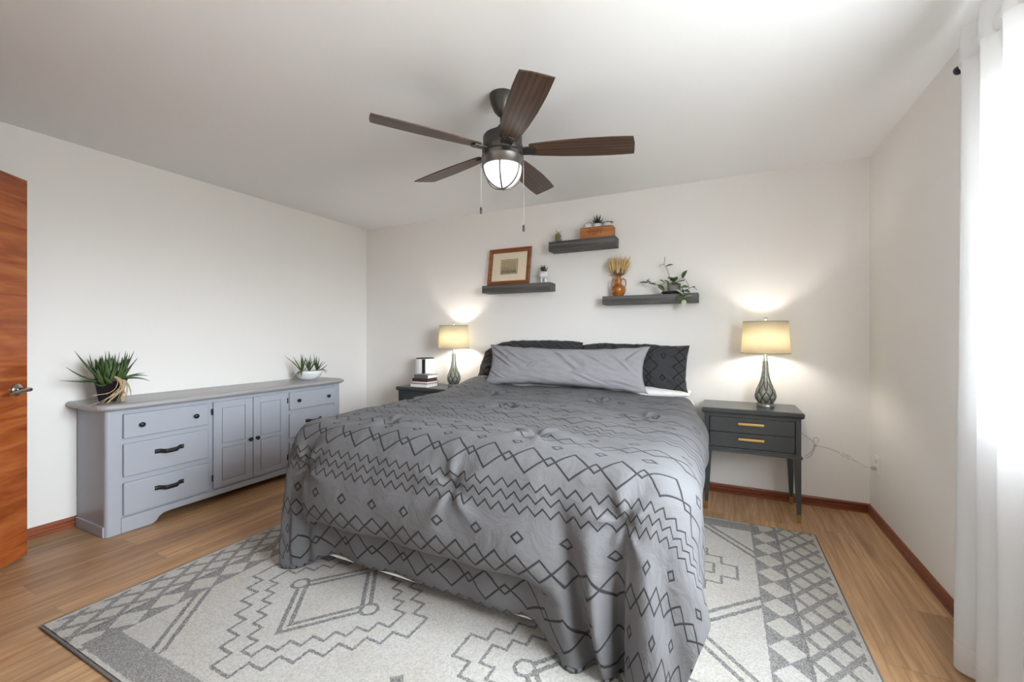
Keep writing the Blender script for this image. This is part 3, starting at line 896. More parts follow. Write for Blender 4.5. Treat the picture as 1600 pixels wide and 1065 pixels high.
# ================================================================== NIGHT STANDS
def nightstand(x, label):
    t = thing('nightstand', (x, -0.22, 0), label, 'nightstand', 'charcoal night stands beside the bed')
    x0, x1, y0, y1 = x - 0.285, x + 0.285, -0.405, -0.035
    tb = MB(); a = 0.017
    tb.hexa([(x0 - a + .008, y0 - a + .008, 0.676), (x1 + a - .008, y0 - a + .008, 0.676), (x1 + a - .008, y1, 0.676), (x0 - a + .008, y1, 0.676)],
            [(x0 - a, y0 - a, 0.690), (x1 + a, y0 - a, 0.690), (x1 + a, y1 + .005, 0.690), (x0 - a, y1 + .005, 0.690)])
    tb.box(x0 - a, x1 + a, y0 - a, y1 + .005, 0.690, 0.708)
    tb.hexa([(x0 - a, y0 - a, 0.708), (x1 + a, y0 - a, 0.708), (x1 + a, y1 + .005, 0.708), (x0 - a, y1 + .005, 0.708)],
            [(x0 - a + .006, y0 - a + .006, 0.715), (x1 + a - .006, y0 - a + .006, 0.715), (x1 + a - .006, y1 + .005, 0.715), (x0 - a + .006, y1 + .005, 0.715)])
    tb.build('top', M_night, t)
    bd = MB()
    bd.box(x0, x0 + 0.03, y0, y1, 0.43, 0.676).box(x1 - 0.03, x1, y0, y1, 0.43, 0.676)
    bd.box(x0 + .03, x1 - .03, y0, y0 + .02, 0.655, 0.676).box(x0 + .03, x1 - .03, y0, y0 + .02, 0.43, 0.445)
    bd.box(x0 + .03, x1 - .03, y0 + 0.02, y1, 0.43, 0.676)
    bd.box(x0 - .008, x1 + .008, y0 - .008, y1, 0.415, 0.43)
    bd.build('case', M_night, t, bevel=0.0015)
    for z0, z1 in ((0.448, 0.5475), (0.5515, 0.652)):
        d = MB().box(x0 + .034, x1 - .034, y0 + 0.004, y0 + .02, z0, z1).build('drawer', M_night, t, bevel=0.0015)
        h = MB(); zc = (z0 + z1) / 2 + 0.014
        h.box(x - 0.078, x + 0.078, y0 - 0.022, y0 - 0.011, zc - 0.0085, zc + 0.0085)
        for xx in (x - 0.06, x + 0.06): h.lathe((xx, y0 + 0.004, zc), [(0.005, 0), (0.005, 0.017)], 10, Matrix.Rotation(R(90), 3, 'X'))
        h.build('handle', M_gold, d, bevel=0.003)
    for sx in (-1, 1):
        for yy, sy in ((y0, 1), (y1, -1)):
            xo = x + sx * 0.285
            def q(w, z): return sorted_quad(xo, xo - sx * w, yy, yy + sy * w, z)
            lg = MB(); lg.hexa(q(0.023, 0.055), q(0.043, 0.415)); l = lg.build('leg', M_night, t)
            tp_ = MB(); tp_.hexa(q(0.020, 0.001), q(0.0235, 0.0555)); tp_.build('brass_tip', M_brasstip, l)
    return t


def sorted_quad(xa, xb, ya, yb, z):
    x0, x1 = sorted((xa, xb)); y0, y1 = sorted((ya, yb))
    return [(x0, y0, z), (x1, y0, z), (x1, y1, z), (x0, y1, z)]


nr = nightstand(-0.732, 'charcoal night stand with two drawers and gold bar handles right of the bed')
nl = relabel(copy_tree(nr), 'charcoal night stand mostly hidden behind the left side of the bed, carrying books', (-3.497, -0.22, 0))


# ================================================================== TABLE LAMPS
def patina_mat():
    m = mat('grey_green_mercury_glass', (0.20, 0.21, 0.18), 0.22, 0.35, spec=0.7)
    at = nd(m, 'ShaderNodeAttribute', attribute_name='groove')
    n_ = tex_noise(m, coords(m, 'Object'), 60, 4, 0.7)
    c = ramp(m, n_, [(0.3, (0.16, 0.165, 0.14)), (0.7, (0.36, 0.37, 0.32))])
    lk(m, mix(m, at.outputs['Fac'], c, (0.03, 0.03, 0.027)), pb(m).inputs['Base Color'])
    return m


M_patina = patina_mat()


def table_lamp(x, y, label):
    z0 = 0.715
    t = thing('table_lamp', (x, y, z0), label, 'lamp', 'lit table lamps on the night stands')
    MB().lathe((x, y, z0), [(0.058, 0.001), (0.060, 0.006), (0.058, 0.020), (0.052, 0.026)], 8, Matrix.Rotation(R(22.5), 3, 'Z')).build('plinth', M_patina, t, bevel=0.002)
    prof = [(0.044, 0.026), (0.053, 0.038), (0.062, 0.060), (0.065, 0.080), (0.0635, 0.100), (0.057, 0.122), (0.047, 0.145), (0.037, 0.168), (0.030, 0.192), (0.025, 0.220), (0.021, 0.255), (0.0185, 0.290), (0.0175, 0.320)]
    # resample
    P2 = []
    for k in range(90):
        h = 0.026 + (0.320 - 0.026) * k / 89
        for (ra, ha), (rb, hb) in zip(prof, prof[1:]):
            if ha <= h <= hb + 1e-9:
                q = (h - ha) / (hb - ha); q = q * q * (3 - 2 * q) * 0.3 + q * 0.7
                P2.append((ra + (rb - ra) * q, h)); break
    gro = []
    def phase(h):                               # diamonds low, long flutes above
        if h < 0.112: return (h - 0.026) / 0.086
        return 1.0 + 0.5 * min(1.0, (h - 0.112) / 0.07) if h < 0.182 else 1.5
    def groove(a, h):
        N = 8; u = a / (2 * PI) * N; f = phase(h)
        d1 = abs(((u + f) % 1.0) - 0.5); d2 = abs(((u - f) % 1.0) - 0.5)
        return min(0.5 - d1, 0.5 - d2)
    def mod(r, h, a):
        g = groove(a, h)
        gro.append(1.0 if g < 0.07 else 0.0)
        return r * (0.94 + 0.13 * min(g, 0.28) / 0.28 * (0.8 if h < .2 else .6))
    lb = MB().lathe((x, y, z0), P2, 126, None, mod)
    nlat = len(gro)
    bo = lb.build('base', M_patina, t)
    at = bo.data.attributes.new('groove', 'FLOAT', 'POINT')
    vals = gro + [0.0] * (len(bo.data.vertices) - nlat)
    at.data.foreach_set('value', vals)
    MB().lathe((x, y, z0), [(0.0135, 0.320), (0.015, 0.324), (0.0135, 0.334), (0.012, 0.345), (0.012, 0.40)], 20).build('socket', M_finial, t)
    sh = MB(); zb, zt, rb, rt = 0.378, 0.598, 0.152, 0.138
    sh.lathe((x, y, z0), [(rb, zb), (rt, zt)], 56, cap=False)
    so_ = sh.build('lamp_shade', M_shade, t)
    so_.modifiers.new('thickness', 'SOLIDIFY').thickness = 0.0015
    for r_, z_ in ((rb, zb), (rt, zt)): MB().tube([(x + r_ * math.cos(2 * PI * k / 48), y + r_ * math.sin(2 * PI * k / 48), z0 + z_) for k in range(49)], 0.0026, 6).build('shade_trim', M_trim, so_)
    hp = MB()
    for sg in (-1, 1): hp.tube([(x + sg * 0.012, y, z0 + 0.385), (x + sg * 0.05, y, z0 + 0.43), (x + sg * 0.055, y, z0 + 0.50), (x + sg * 0.035, y, z0 + 0.565), (x, y, z0 + 0.585)], 0.0018, 6)
    for k in range(3):
        a = k * 2 * PI / 3 + .3; hp.tube([(x, y, z0 + 0.588), (x + rt * math.cos(a), y + rt * math.sin(a), z0 + 0.594)], 0.0016, 6)
    hp.build('harp', M_finial, t)
    MB().lathe((x, y, z0), [(0.004, 0.588), (0.005, 0.596), (0.004, 0.604), (0.012, 0.612), (0.014, 0.618), (0.011, 0.626), (0.002, 0.629)], 16).build('finial', M_finial, t)
    MB().sphere((x, y, z0 + 0.455), 0.028, 16, 10, (1, 1, 1.25)).build('bulb', M_bulb, t)
    return t


lr = table_lamp(-0.633, -0.22, 'lit table lamp with cream drum shade on the right night stand')
relabel(copy_tree(lr), 'lit table lamp with pale drum shade behind the bed, on the left night stand', (-3.282, -0.175, 0.715))

# ================================================================== CEILING FAN
FC = Vector((-1.911, -1.769, 0))
fan = thing('ceiling_fan', (FC.x, FC.y, H), 'five-blade dark ceiling fan with a lit caged globe hanging from the ceiling', 'ceiling fan')
fx, fy = FC.x, FC.y
MB().lathe((fx, fy, 0), [(0.066, H - 0.001), (0.066, H - 0.012), (0.060, H - 0.045), (0.044, H - 0.082), (0.026, H - 0.102), (0.018, H - 0.108)][::-1], 40).build('canopy', M_bronze, fan)
MB().lathe((fx, fy, 0), [(0.0125, 2.262), (0.0125, 2.340)], 16).build('downrod', M_bronze, fan)
MB().lathe((fx, fy, 0), [(0.096, 2.140), (0.104, 2.142), (0.104, 2.176), (0.100, 2.180), (0.100, 2.222), (0.094, 2.232), (0.062, 2.252), (0.030, 2.272), (0.022, 2.284), (0.013, 2.286)], 48).build('motor_housing', M_bronze, fan)
lkit = MB().lathe((fx, fy, 0), [(0.100, 2.072), (0.105, 2.073), (0.105, 2.108), (0.108, 2.110), (0.108, 2.120), (0.105, 2.122), (0.105, 2.132), (0.100, 2.139)], 48).build('light_kit', M_brushed, fan)
dome = [(0.0968 * math.cos(R(a)), 2.070 - 0.098 * math.sin(R(a))) for a in range(90, -1, -6)]
dome[0] = (0.001, dome[0][1])
MB().lathe((fx, fy, 0), dome, 40).build('globe', M_globe, lkit)
cg = MB()
for k in range(3):
    a0 = R(-70 + 60 * k)
    cg.tube([(fx + 0.105 * math.cos(R(p)) * math.cos(a0), fy + 0.105 * math.cos(R(p)) * math.sin(a0), 2.070 - 0.106 * math.sin(R(p))) for p in range(0, 181, 9)], 0.0046, 8)
cg.build('cage', M_brushed, lkit)
for k in range(5):
    a = R(-51.5 + 72 * k)
    rot = (R(-12), 0, a)
    # blade in its own axes: x outwards
    outl = []
    Lb = [(0.135, 0.040), (0.145, 0.044), (0.20, 0.052), (0.30, 0.062), (0.42, 0.069), (0.54, 0.0705), (0.60, 0.069)]
    up = [(x, w) for x, w in Lb] + [(0.668, 0.0655), (0.664, 0.03), (0.656, -0.02)]
    dn = [(x, -w) for x, w in Lb][::-1]
    dn = [(0.642, -0.0665)] + dn
    poly = (up + dn)[::-1]
    bl = MB().prism(poly, lambda x, y: (x, y, -0.003), lambda x, y: (x, y, 0.003)).build('blade', M_blade, bevel=0.001)
    bl.parent = fan; bl.location = (0, 0, 2.158 - H); bl.rotation_euler = rot
    ORG[bl] = (0, 0, 0)
    ir = MB()
    ir.prism([(0.085, 0.026), (0.085, -0.026), (0.12, -0.030), (0.165, -0.030), (0.175, 0), (0.165, 0.030), (0.12, 0.030)], lambda x, y: (x, y, -0.011), lambda x, y: (x, y, -0.0035))
    for sx_, sy_ in ((0.15, 0.018), (0.15, -0.018)): ir.lathe((sx_, sy_, -0.0135), [(0.0035, 0), (0.005, 0.003)], 8)
    ir.build('blade_bracket', M_bronze, bl, bevel=0.0015)
for (dx_, dy_, zb) in ((-0.083, -0.062, 1.862), (0.100, 0.026, 1.772)):
    ch = MB()
    ch.tube([(fx + dx_ * 1.02, fy + dy_ * 1.02, 2.10), (fx + dx_ * 1.06, fy + dy_ * 1.06, 2.088), (fx + dx_ * 1.06, fy + dy_ * 1.06, 2.05), (fx + dx_ * 1.06, fy + dy_ * 1.06, zb)], 0.0014, 6)
    co = ch.build('pull_chain', M_finial, fan)
    MB().lathe((fx + dx_ * 1.06, fy + dy_ * 1.06, zb - 0.032), [(0.004, 0), (0.006, 0.003), (0.006, 0.029), (0.003, 0.034)], 12).build('pull_knob', M_bronze, co)


# ================================================================== WALL SHELVES
def shelf(x0, x1, z0, z1, label):
    o = MB().box(x0, x1, -0.14, -0.001, z0, z1).build('floating_shelf', M_shelf, bevel=0.003, org=((x0 + x1) / 2, -0.07, z0))
    return tag(o, label, 'shelf', 'floating shelves over the bed')


shelf(-2.982, -2.281, 1.622, 1.693, 'weathered grey floating shelf under the framed picture')
shelf(-2.296, -1.704, 1.965, 2.049, 'weathered grey floating shelf, topmost of three, under the wooden crate')
shelf(-1.812, -1.070, 1.475, 1.545, 'weathered grey floating shelf under the amber vase and trailing plant')

# framed picture leaning on the lowest-left shelf; built upright in its own axes then leaned
pf = thing('framed_picture', (-2.727, -0.085, 1.694), 'brown wooden picture frame with a small sepia print leaning on the shelf', 'picture')
ORG[pf] = (0, 0, 0)
pf.rotation_euler = (R(-9.5), 0, 0)
fw, fh, fs_ = 0.445, 0.362, 0.042
fm = MB()
prof = [(0, 0), (0, 0.016), (0.008, 0.022), (0.018, 0.020), (0.026, 0.013), (0.036, 0.014), (fs_, 0.008), (fs_, 0)]   # (inwards, depth towards viewer)
def fpt(i, d, c):
    sx, sz = ((-1, 0), (1, 0), (1, 1), (-1, 1))[c]
    x = sx * (fw / 2 - i); z = (i if sz == 0 else fh - i)
    return (x, -d, z)
for c in range(4):
    c2 = (c + 1) % 4; n = len(prof)
    fm.add([fpt(i, d, c) for i, d in prof] + [fpt(i, d, c2) for i, d in prof], [(k, (k + 1) % n, n + (k + 1) % n, n + k) for k in range(n)])
fm.build('frame', M_frame, pf)
MB().box(-fw / 2 + .012, fw / 2 - .012, -0.008, -0.001, 0.012, fh - .012).build('mat_board', M_mat, pf)
M_edge = mat('dark_mat_line', (0.10, 0.075, 0.045), 0.8)
M_sepia = mat('sepia_print', (0.4, 0.32, 0.2), 0.8)
_t = nd(M_sepia, 'ShaderNodeTexCoord'); _s = nd(M_sepia, 'ShaderNodeSeparateXYZ'); lk(M_sepia, _t.outputs['Object'], _s.inputs[0])
_nz = X(M_sepia.node_tree, tex_noise(M_sepia, coords(M_sepia, 'Object', (90, 1, 28)), 1.0, 5, 0.65))
_zz = X(M_sepia.node_tree, _s.outputs[2])
_f = (_nz + (0.17 - _zz) * 5.0 - 0.05)
lk(M_sepia, ramp(M_sepia, _f.s, [(0.40, (0.40, 0.31, 0.185)), (0.62, (0.25, 0.20, 0.13)), (0.85, (0.09, 0.08, 0.06))]), pb(M_sepia).inputs['Base Color'])
pr_ = MB(); pr_.box(-0.0895, 0.0895, -0.0095, -0.0078, 0.1065, 0.2515)
pr_.cm = 1; pr_.box(-0.080, 0.080, -0.0105, -0.0090, 0.116, 0.243); pr_.cm = 2; pr_.box(-0.0845, 0.0845, -0.0100, -0.0085, 0.1125, 0.2465)
pr_.build('print', M_edge, pf, mats=[M_sepia, M_mat])


# ---- leaf helper
def leaf(b, base, azim, elev, length, width, bend, thick=0.25, n=10, side=None):
    """tapering fleshy leaf: starts at base, heading azim/elev, bending by bend radians over its length"""
    pts = []; p = Vector(base); e = elev
    for i in range(n + 1):
        pts.append((p.copy(), e)); st_ = length / n
        p = p + Vector((math.cos(e) * math.cos(azim), math.cos(e) * math.sin(azim), math.sin(e))) * st_
        e += bend / n
    sd_ = Vector((-math.sin(azim), math.cos(azim), 0))
    vs = []
    for i, (p, e) in enumerate(pts):
        q = i / n; w = width * (0.75 + 0.35 * math.sin(min(1, q * 2.2) * PI / 2)) * (1 - q ** 1.8) * 0.5 + 0.0006
        nrm = Vector((-math.sin(e) * math.cos(azim), -math.sin(e) * math.sin(azim), math.cos(e)))
        for cx_, cz_ in ((1, 0.25), (0.5, -thick), (0, -thick * 1.5), (-0.5, -thick), (-1, 0.25), (0, -0.05)):
            vs.append(p + sd_ * (cx_ * w) + nrm * (cz_ * w * 1.3))
    m_ = 6
    fs_l = [(i * m_ + k, i * m_ + (k + 1) % m_, (i + 1) * m_ + (k + 1) % m_, (i + 1) * m_ + k) for i in range(n) for k in range(m_)]
    b.add(vs, fs_l, True)
    b.add(vs[:m_], [tuple(range(m_ - 1, -1, -1))])


def blade_leaf(b, base, direc, up, L, Wd, curl=0.15):
    """broad oval leaf with a midrib fold"""
    d = Vector(direc).normalized(); sdv = d.cross(Vector(up)).normalized(); nr_ = sdv.cross(d).normalized()
    n = 8; vs = []
    for i in range(n + 1):
        q = i / n; w = Wd * 0.5 * math.sin(PI * min(1, q ** 0.8)) ** 0.8 + 0.0004
        c = Vector(base) + d * (L * q) - nr_ * (curl * L * q * q)
        vs += [c + sdv * w + nr_ * w * 0.25, c + sdv * w * .5 + nr_ * w * 0.06, c, c - sdv * w * .5 + nr_ * w * 0.06, c - sdv * w + nr_ * w * 0.25]
        vs += [v_ - nr_ * 0.0012 for v_ in vs[-5:]][::-1]
    m_ = 10
    b.add(vs, [(i * m_ + k, i * m_ + (k + 1) % m_, (i + 1) * m_ + (k + 1) % m_, (i + 1) * m_ + k) for i in range(n) for k in range(m_)], True)


# ---- pineapple-shaped pot with stubby legs
pt = thing('pineapple_planter', (-2.371, -0.065, 1.694), 'small white speckled planter on stubby legs with dark spiky leaves beside the picture', 'planter')
px_, py_, pz = -2.371, -0.065, 1.694
pm = MB()
pm.lathe((px_, py_, pz), [(0.016, 0.036), (0.032, 0.042), (0.043, 0.058), (0.045, 0.072), (0.042, 0.088), (0.033, 0.102), (0.027, 0.106), (0.025, 0.100)], 32)
M_speck = mat('white_pot_with_black_dashes', (0.8, 0.8, 0.79), 0.4)
_vo = nd(M_speck, 'ShaderNodeTexVoronoi'); _vo.inputs['Scale'].default_value = 75; _vo.inputs['Randomness'].default_value = 0.55
lk(M_speck, coords(M_speck, 'Object'), _vo.inputs['Vector'])
lk(M_speck, mix(M_speck, X(M_speck.node_tree, _vo.outputs['Distance']).lt(0.27), (0.80, 0.80, 0.79), (0.03, 0.03, 0.03)), pb(M_speck).inputs['Base Color'])
pm.build('pot', M_speck, pt)
for sx_, sy_ in ((-.020, -.014), (.020, -.014), (-.017, .017), (.017, .017)):
    MB().lathe((px_ + sx_, py_ + sy_, pz), [(0.006, 0.0005), (0.0085, 0.036), (0.0085, 0.045)], 12).build('leg', M_cer, pt)
lf_ = MB()
for k in range(11):
    a = k * 2.4; leaf(lf_, (px_ + .010 * math.cos(a), py_ + .010 * math.sin(a), pz + 0.098), a, R(50 + 30 * (k % 3) / 2), 0.06 + 0.012 * (k % 2), 0.017, 0.35, n=6)
lf_.build('foliage', M_darkleaf, pt)

# ---- top shelf: air plant, crate with three little pots
ZB = 2.050
ap = MB()
for k in range(34):
    a = k * 2.399; h_ = 0.010 + 0.052 * k / 34
    leaf(ap, (-2.232 + .016 * math.cos(a), -0.07 + .016 * math.sin(a), ZB + h_), a, R(20 + 40 * (k / 34)), 0.032, 0.011, 0.9, n=5)
ap.lathe((-2.232, -0.07, ZB), [(0.017, 0.0005), (0.024, 0.02), (0.025, 0.045), (0.018, 0.065), (0.006, 0.078)], 16)
leaf(ap, (-2.236, -0.07, ZB + 0.07), R(200), R(70), 0.07, 0.010, 0.3, n=6); leaf(ap, (-2.23, -0.07, ZB + 0.065), R(-20), R(52), 0.05, 0.012, -0.3, n=6); leaf(ap, (-2.23, -0.075, ZB + 0.065), R(-60), R(68), 0.042, 0.012, -0.3, n=6)
tag(ap.build('dried_pineapple', M_air, org=(-2.232, -0.07, ZB)), 'small olive dried pineapple-like ornament at the left end of the topmost shelf', 'ornament')

cr_ = thing('wooden_crate', (-1.868, -0.078, ZB), 'small orange-brown wooden crate with dark red printing on the topmost shelf', 'crate')
x0, x1, y0, y1 = -2.008, -1.728, -0.128, -0.028
MB().box(x0, x1, y0, y1, ZB, ZB + 0.008).build('bottom_board', M_crate, cr_)
MB().prism([(x0, ZB + .008), (x1, ZB + .008), (x1, ZB + .078), (x1 - .012, ZB + .092), (x1 - .03, ZB + .094), (x0, ZB + .094)], lambda x, z: (x, y0 + .009, z), lambda x, z: (x, y0, z)).build('front_board', M_crate, cr_, bevel=0.001)
MB().box(x0, x1, y1 - .009, y1, ZB + .008, ZB + .090).build('back_board', M_crate, cr_)
for xx in (x0, x1 - 0.009): MB().box(xx, xx + .009, y0 + .009, y1 - .009, ZB + .008, ZB + .090).build('end_board', M_crate, cr_)
tx = MB(); rnd = random.Random(3)
for r_, (z_, xa, xb) in enumerate(((0.070, -1.935, -1.800), (0.055, -1.948, -1.812), (0.040, -1.930, -1.835), (0.027, -1.900, -1.868))):
    q = xa
    while q < xb:
        w_ = rnd.uniform(.006, .016)
        for s_i in range(3):
            hh = rnd.uniform(.003, .007)
            tx.box(q + s_i * w_ / 3, q + s_i * w_ / 3 + .0022, y0 - .0006, y0 + .0005, ZB + z_ - hh, ZB + z_ + hh)
        tx.box(q, q + w_ * .8, y0 - .0006, y0 + .0005, ZB + z_ - .001, ZB + z_ + .001)
        q += w_ + rnd.uniform(.004, .009)
tx.build('printed_lettering', M_print, cr_)


def little_pot(x, kind, label):
    y = -0.078; z = ZB + 0.0085
    t = thing('succulent_pot', (x, y, z), label, 'potted plant', 'little pots in the wooden crate')
    MB().lathe((x, y, z), [(0.024, 0), (0.029, 0.02), (0.034, 0.08), (0.036, 0.116), (0.032, 0.116), (0.030, 0.100)], 28).build('pot', M_cer, t)
    b = MB()
    if kind == 'spiky':
        for k in range(20):
            a = k * 2.4; leaf(b, (x + .008 * math.cos(a), y + .008 * math.sin(a), z + .100), a, R(84 - 2.6 * k), 0.105 - 0.0025 * k, 0.013, -0.1, n=6)
    elif kind == 'flat':
        for k in range(14):
            a = k * 2.4; leaf(b, (x + .010 * math.cos(a), y + .010 * math.sin(a), z + .106), a, R(38), 0.048, 0.016, -0.9, n=6)
    else:
        b.sphere((x, y, z + 0.106), 0.031, 18, 10, (1, 1, 0.62))
        for k in range(9):
            a = R(20 * k + 10); b.tube([(x + .030 * math.cos(a), y - .018, z + .104 + .030 * math.sin(a) * .9), (x + .036 * math.cos(a), y - .018, z + .104 + .037 * math.sin(a) * .9)], 0.003, 6)
    b.build('foliage', M_darkleaf if kind != 'round' else M_concrete, t)


little_pot(-1.945, 'round', 'low rounded grey plant in a white pot at the left of the crate')
little_pot(-1.868, 'spiky', 'tall dark spiky succulent in a white pot in the middle of the crate')
little_pot(-1.785, 'flat', 'dark low rosette in a white pot at the right of the crate')

# ---- lower right shelf: amber vase with wheat, trailing plant
ZC = 1.546
va = thing('amber_vase', (-1.690, -0.07, ZC), 'small amber glazed vase with two handles on the lowest shelf', 'vase')
vx, vy = -1.690, -0.07
MB().lathe((vx, vy, ZC), [(0.034, 0.0005), (0.040, 0.006), (0.055, 0.035), (0.060, 0.058), (0.054, 0.078), (0.036, 0.094), (0.023, 0.106), (0.021, 0.112), (0.026, 0.124), (0.0265, 0.138), (0.022, 0.152), (0.016, 0.164), (0.0175, 0.172), (0.013, 0.172), (0.012, 0.160)], 40).build('body', M_amber, va)
for sg in (-1, 1):
    MB().tube([(vx + sg * .022, vy, ZC + .140), (vx + sg * .040, vy, ZC + .146), (vx + sg * .054, vy, ZC + .138), (vx + sg * .060, vy, ZC + .118), (vx + sg * .058, vy, ZC + .092), (vx + sg * .052, vy, ZC + .076)], [0.005, .0055, .0055, .005, .005, .006], 10).build('handle', M_amber, va)
wb = thing('dried_wheat_bunch', (vx, vy, ZC + 0.165), 'bunch of golden dried wheat standing in the amber vase', 'dried flowers')
ws, wh = MB(), MB(); rnd = random.Random(11)
for k in range(80):
    a = rnd.uniform(0, 2 * PI); sp_ = math.sqrt(rnd.random()) * 0.092
    ex, ey = sp_ * math.cos(a), sp_ * math.sin(a) * 0.62
    hz = 0.112 + rnd.uniform(-0.06, 0.045) - sp_ * 0.25
    p0 = Vector((vx + rnd.uniform(-.006, .006), vy + rnd.uniform(-.006, .006), ZC + 0.150)); p1 = Vector((vx + ex * .8, vy + ey * .8, ZC + 0.165 + hz * .62)); p2 = Vector((vx + ex * 1.05, vy + ey, ZC + 0.165 + hz + 0.02))
    ws.tube([p0, p0.lerp(p1, .5) + Vector((0, 0, .008)), p1], 0.0013, 5)
    dirv = (p2 - p1).normalized()
    wh.tube([p1, p1 + dirv * .012, p1 + dirv * .035, p1 + dirv * .055, p1 + dirv * .068], [0.0025, 0.0055, 0.006, 0.0045, 0.001], 6)
    for q in range(8):
        dv_ = (dirv + Vector((rnd.uniform(-.35, .35), rnd.uniform(-.35, .35), rnd.uniform(0, .3)))).normalized()
        s0 = p1 + dirv * (0.008 + .007 * q); wh.tube([s0, s0 + dv_ * 0.042], [0.0011, 0.0004], 4, cap=False)
blade_leaf(ws, (vx, vy, ZC + .180), (-1, -0.2, 0.10), (0, 0, 1), 0.085, 0.022)
ws.build('stems', M_wheat2, wb); wh.build('wheat_heads', M_wheat, wb)

hy = thing('trailing_houseplant', (-1.262, -0.07, ZC), 'trailing green houseplant in a grey cement pot at the right end of the lowest shelf', 'potted plant')
hx, hyy = -1.262, -0.07
MB().lathe((hx, hyy, ZC), [(0.068, 0.0005), (0.078, 0.006), (0.086, 0.022), (0.082, 0.022), (0.072, 0.008), (0.03, 0.006)], 36, Matrix.Diagonal((1, 0.72, 1))).build('saucer', M_pot, hy)
MB().lathe((hx + .012, hyy, ZC), [(0.040, 0.0085), (0.046, 0.03), (0.052, 0.085), (0.047, 0.085), (0.045, 0.07)], 32).build('pot', M_concrete, hy)
MB().lathe((hx + .012, hyy, ZC), [(0.046, 0.066), (0.044, 0.074), (0.001, 0.078)], 24).build('soil', M_soil, hy)
stm, lvs, lv2 = MB(), MB(), MB()
def vine(pts, leaves, vb=None):
    P = smooth_pts3(pts); stm.tube(P, 0.0019, 6)
    for (q, d, L, w) in leaves:
        i = int(q * (len(P) - 1)); blade_leaf(vb or lvs, P[i], d, (0.15, -0.5, 0.85), L, w)
def smooth_pts3(pts):
    pts = [Vector(p) for p in pts]
    for _ in range(2):
        q = [pts[0]]
        for a, b_ in zip(pts, pts[1:]): q += [a * .75 + b_ * .25, a * .25 + b_ * .75]
        q.append(pts[-1]); pts = q
    return pts
bz = ZC + 0.075; hx += .012
vine([(hx - .02, hyy, bz), (hx - .035, hyy - .01, bz + .07), (hx - .06, hyy - .01, bz + .15), (hx - .085, hyy - .015, bz + .172), (hx - .115, hyy - .02, bz + .150)], [(.55, (1, -.3, .28), .062, .036)])
vine([(hx - .075, hyy - .012, bz + .165), (hx - .07, hyy - .015, bz + .20), (hx - .068, hyy - .015, bz + .225)], [])
vine([(hx - .02, hyy - .01, bz), (hx - .06, hyy - .02, bz + .02), (hx - .11, hyy - .03, bz + .0), (hx - .17, hyy - .035, bz + .01), (hx - .205, hyy - .035, bz + .025)], [(.15, (-.5, -.4, .5), .06, .038), (.35, (-.5, -.5, .45), .055, .036), (.55, (.75, -.5, -.75), .085, .045), (.75, (-.6, -.4, .75), .05, .03), (.9, (-1, -.2, .2), .065, .034), (.8, (1, -.4, -.1), .055, .034), (.99, (.4, -.5, .7), .05, .034)])
vine([(hx + .01, hyy - .01, bz), (hx + .04, hyy - .02, bz + .04), (hx + .075, hyy - .025, bz + .05), (hx + .105, hyy - .03, bz + .0), (hx + .115, hyy - .04, bz - .04)], [(.45, (.4, -.3, .8), .07, .05), (.2, (.8, -.6, .25), .075, .042), (.85, (-.8, -.7, .0), .07, .045)])
vine([(hx + .02, hyy - .03, bz), (hx + .05, hyy - .055, bz - .005), (hx + .075, hyy - .076, bz - .06), (hx + .08, hyy - .080, bz - .11)], [(.3, (-.7, -.5, .3), .06, .04), (.65, (.6, -.6, -.2), .075, .045), (.8, (-.7, -.4, -.5), .07, .045)])
vine([(hx + .03, hyy - .03, bz - .02), (hx + .075, hyy - .080, bz - .04), (hx + .08, hyy - .083, bz - .10), (hx + .082, hyy - .083, bz - .13)], [(.6, (-.6, -.3, .55), .075, .040), (.75, (.8, -.3, .25), .065, .040), (.95, (-.1, -.4, -.85), .06, .038)], lv2)
vine([(hx + .08, hyy - .05, bz - .06), (hx + .115, hyy - .05, bz - .035), (hx + .15, hyy - .05, bz - .03), (hx + .17, hyy - .05, bz - .055)], [(.5, (.5, -.4, .1), .04, .026)])
for d in ((-.2, -.7, .5), (.35, -.7, .6), (-.6, -.5, .7), (.1, -.8, -.2)):
    blade_leaf(lvs, (hx, hyy - .02, bz + .02), d, (0, 0, 1), 0.07, 0.042)
stm.build('stems', M_stem, hy); lvs.build('foliage', M_hoya, hy); lv2.build('pale_foliage', M_hoya2, hy)

# ================================================================== ON THE DRESSER
ZD = 0.8015
al = thing('aloe_plant', (-4.39, -2.395, ZD), 'large spiky aloe in a black pot with dry roots hanging out on the dresser', 'potted plant')
ax_, ay_ = -4.39, -2.395
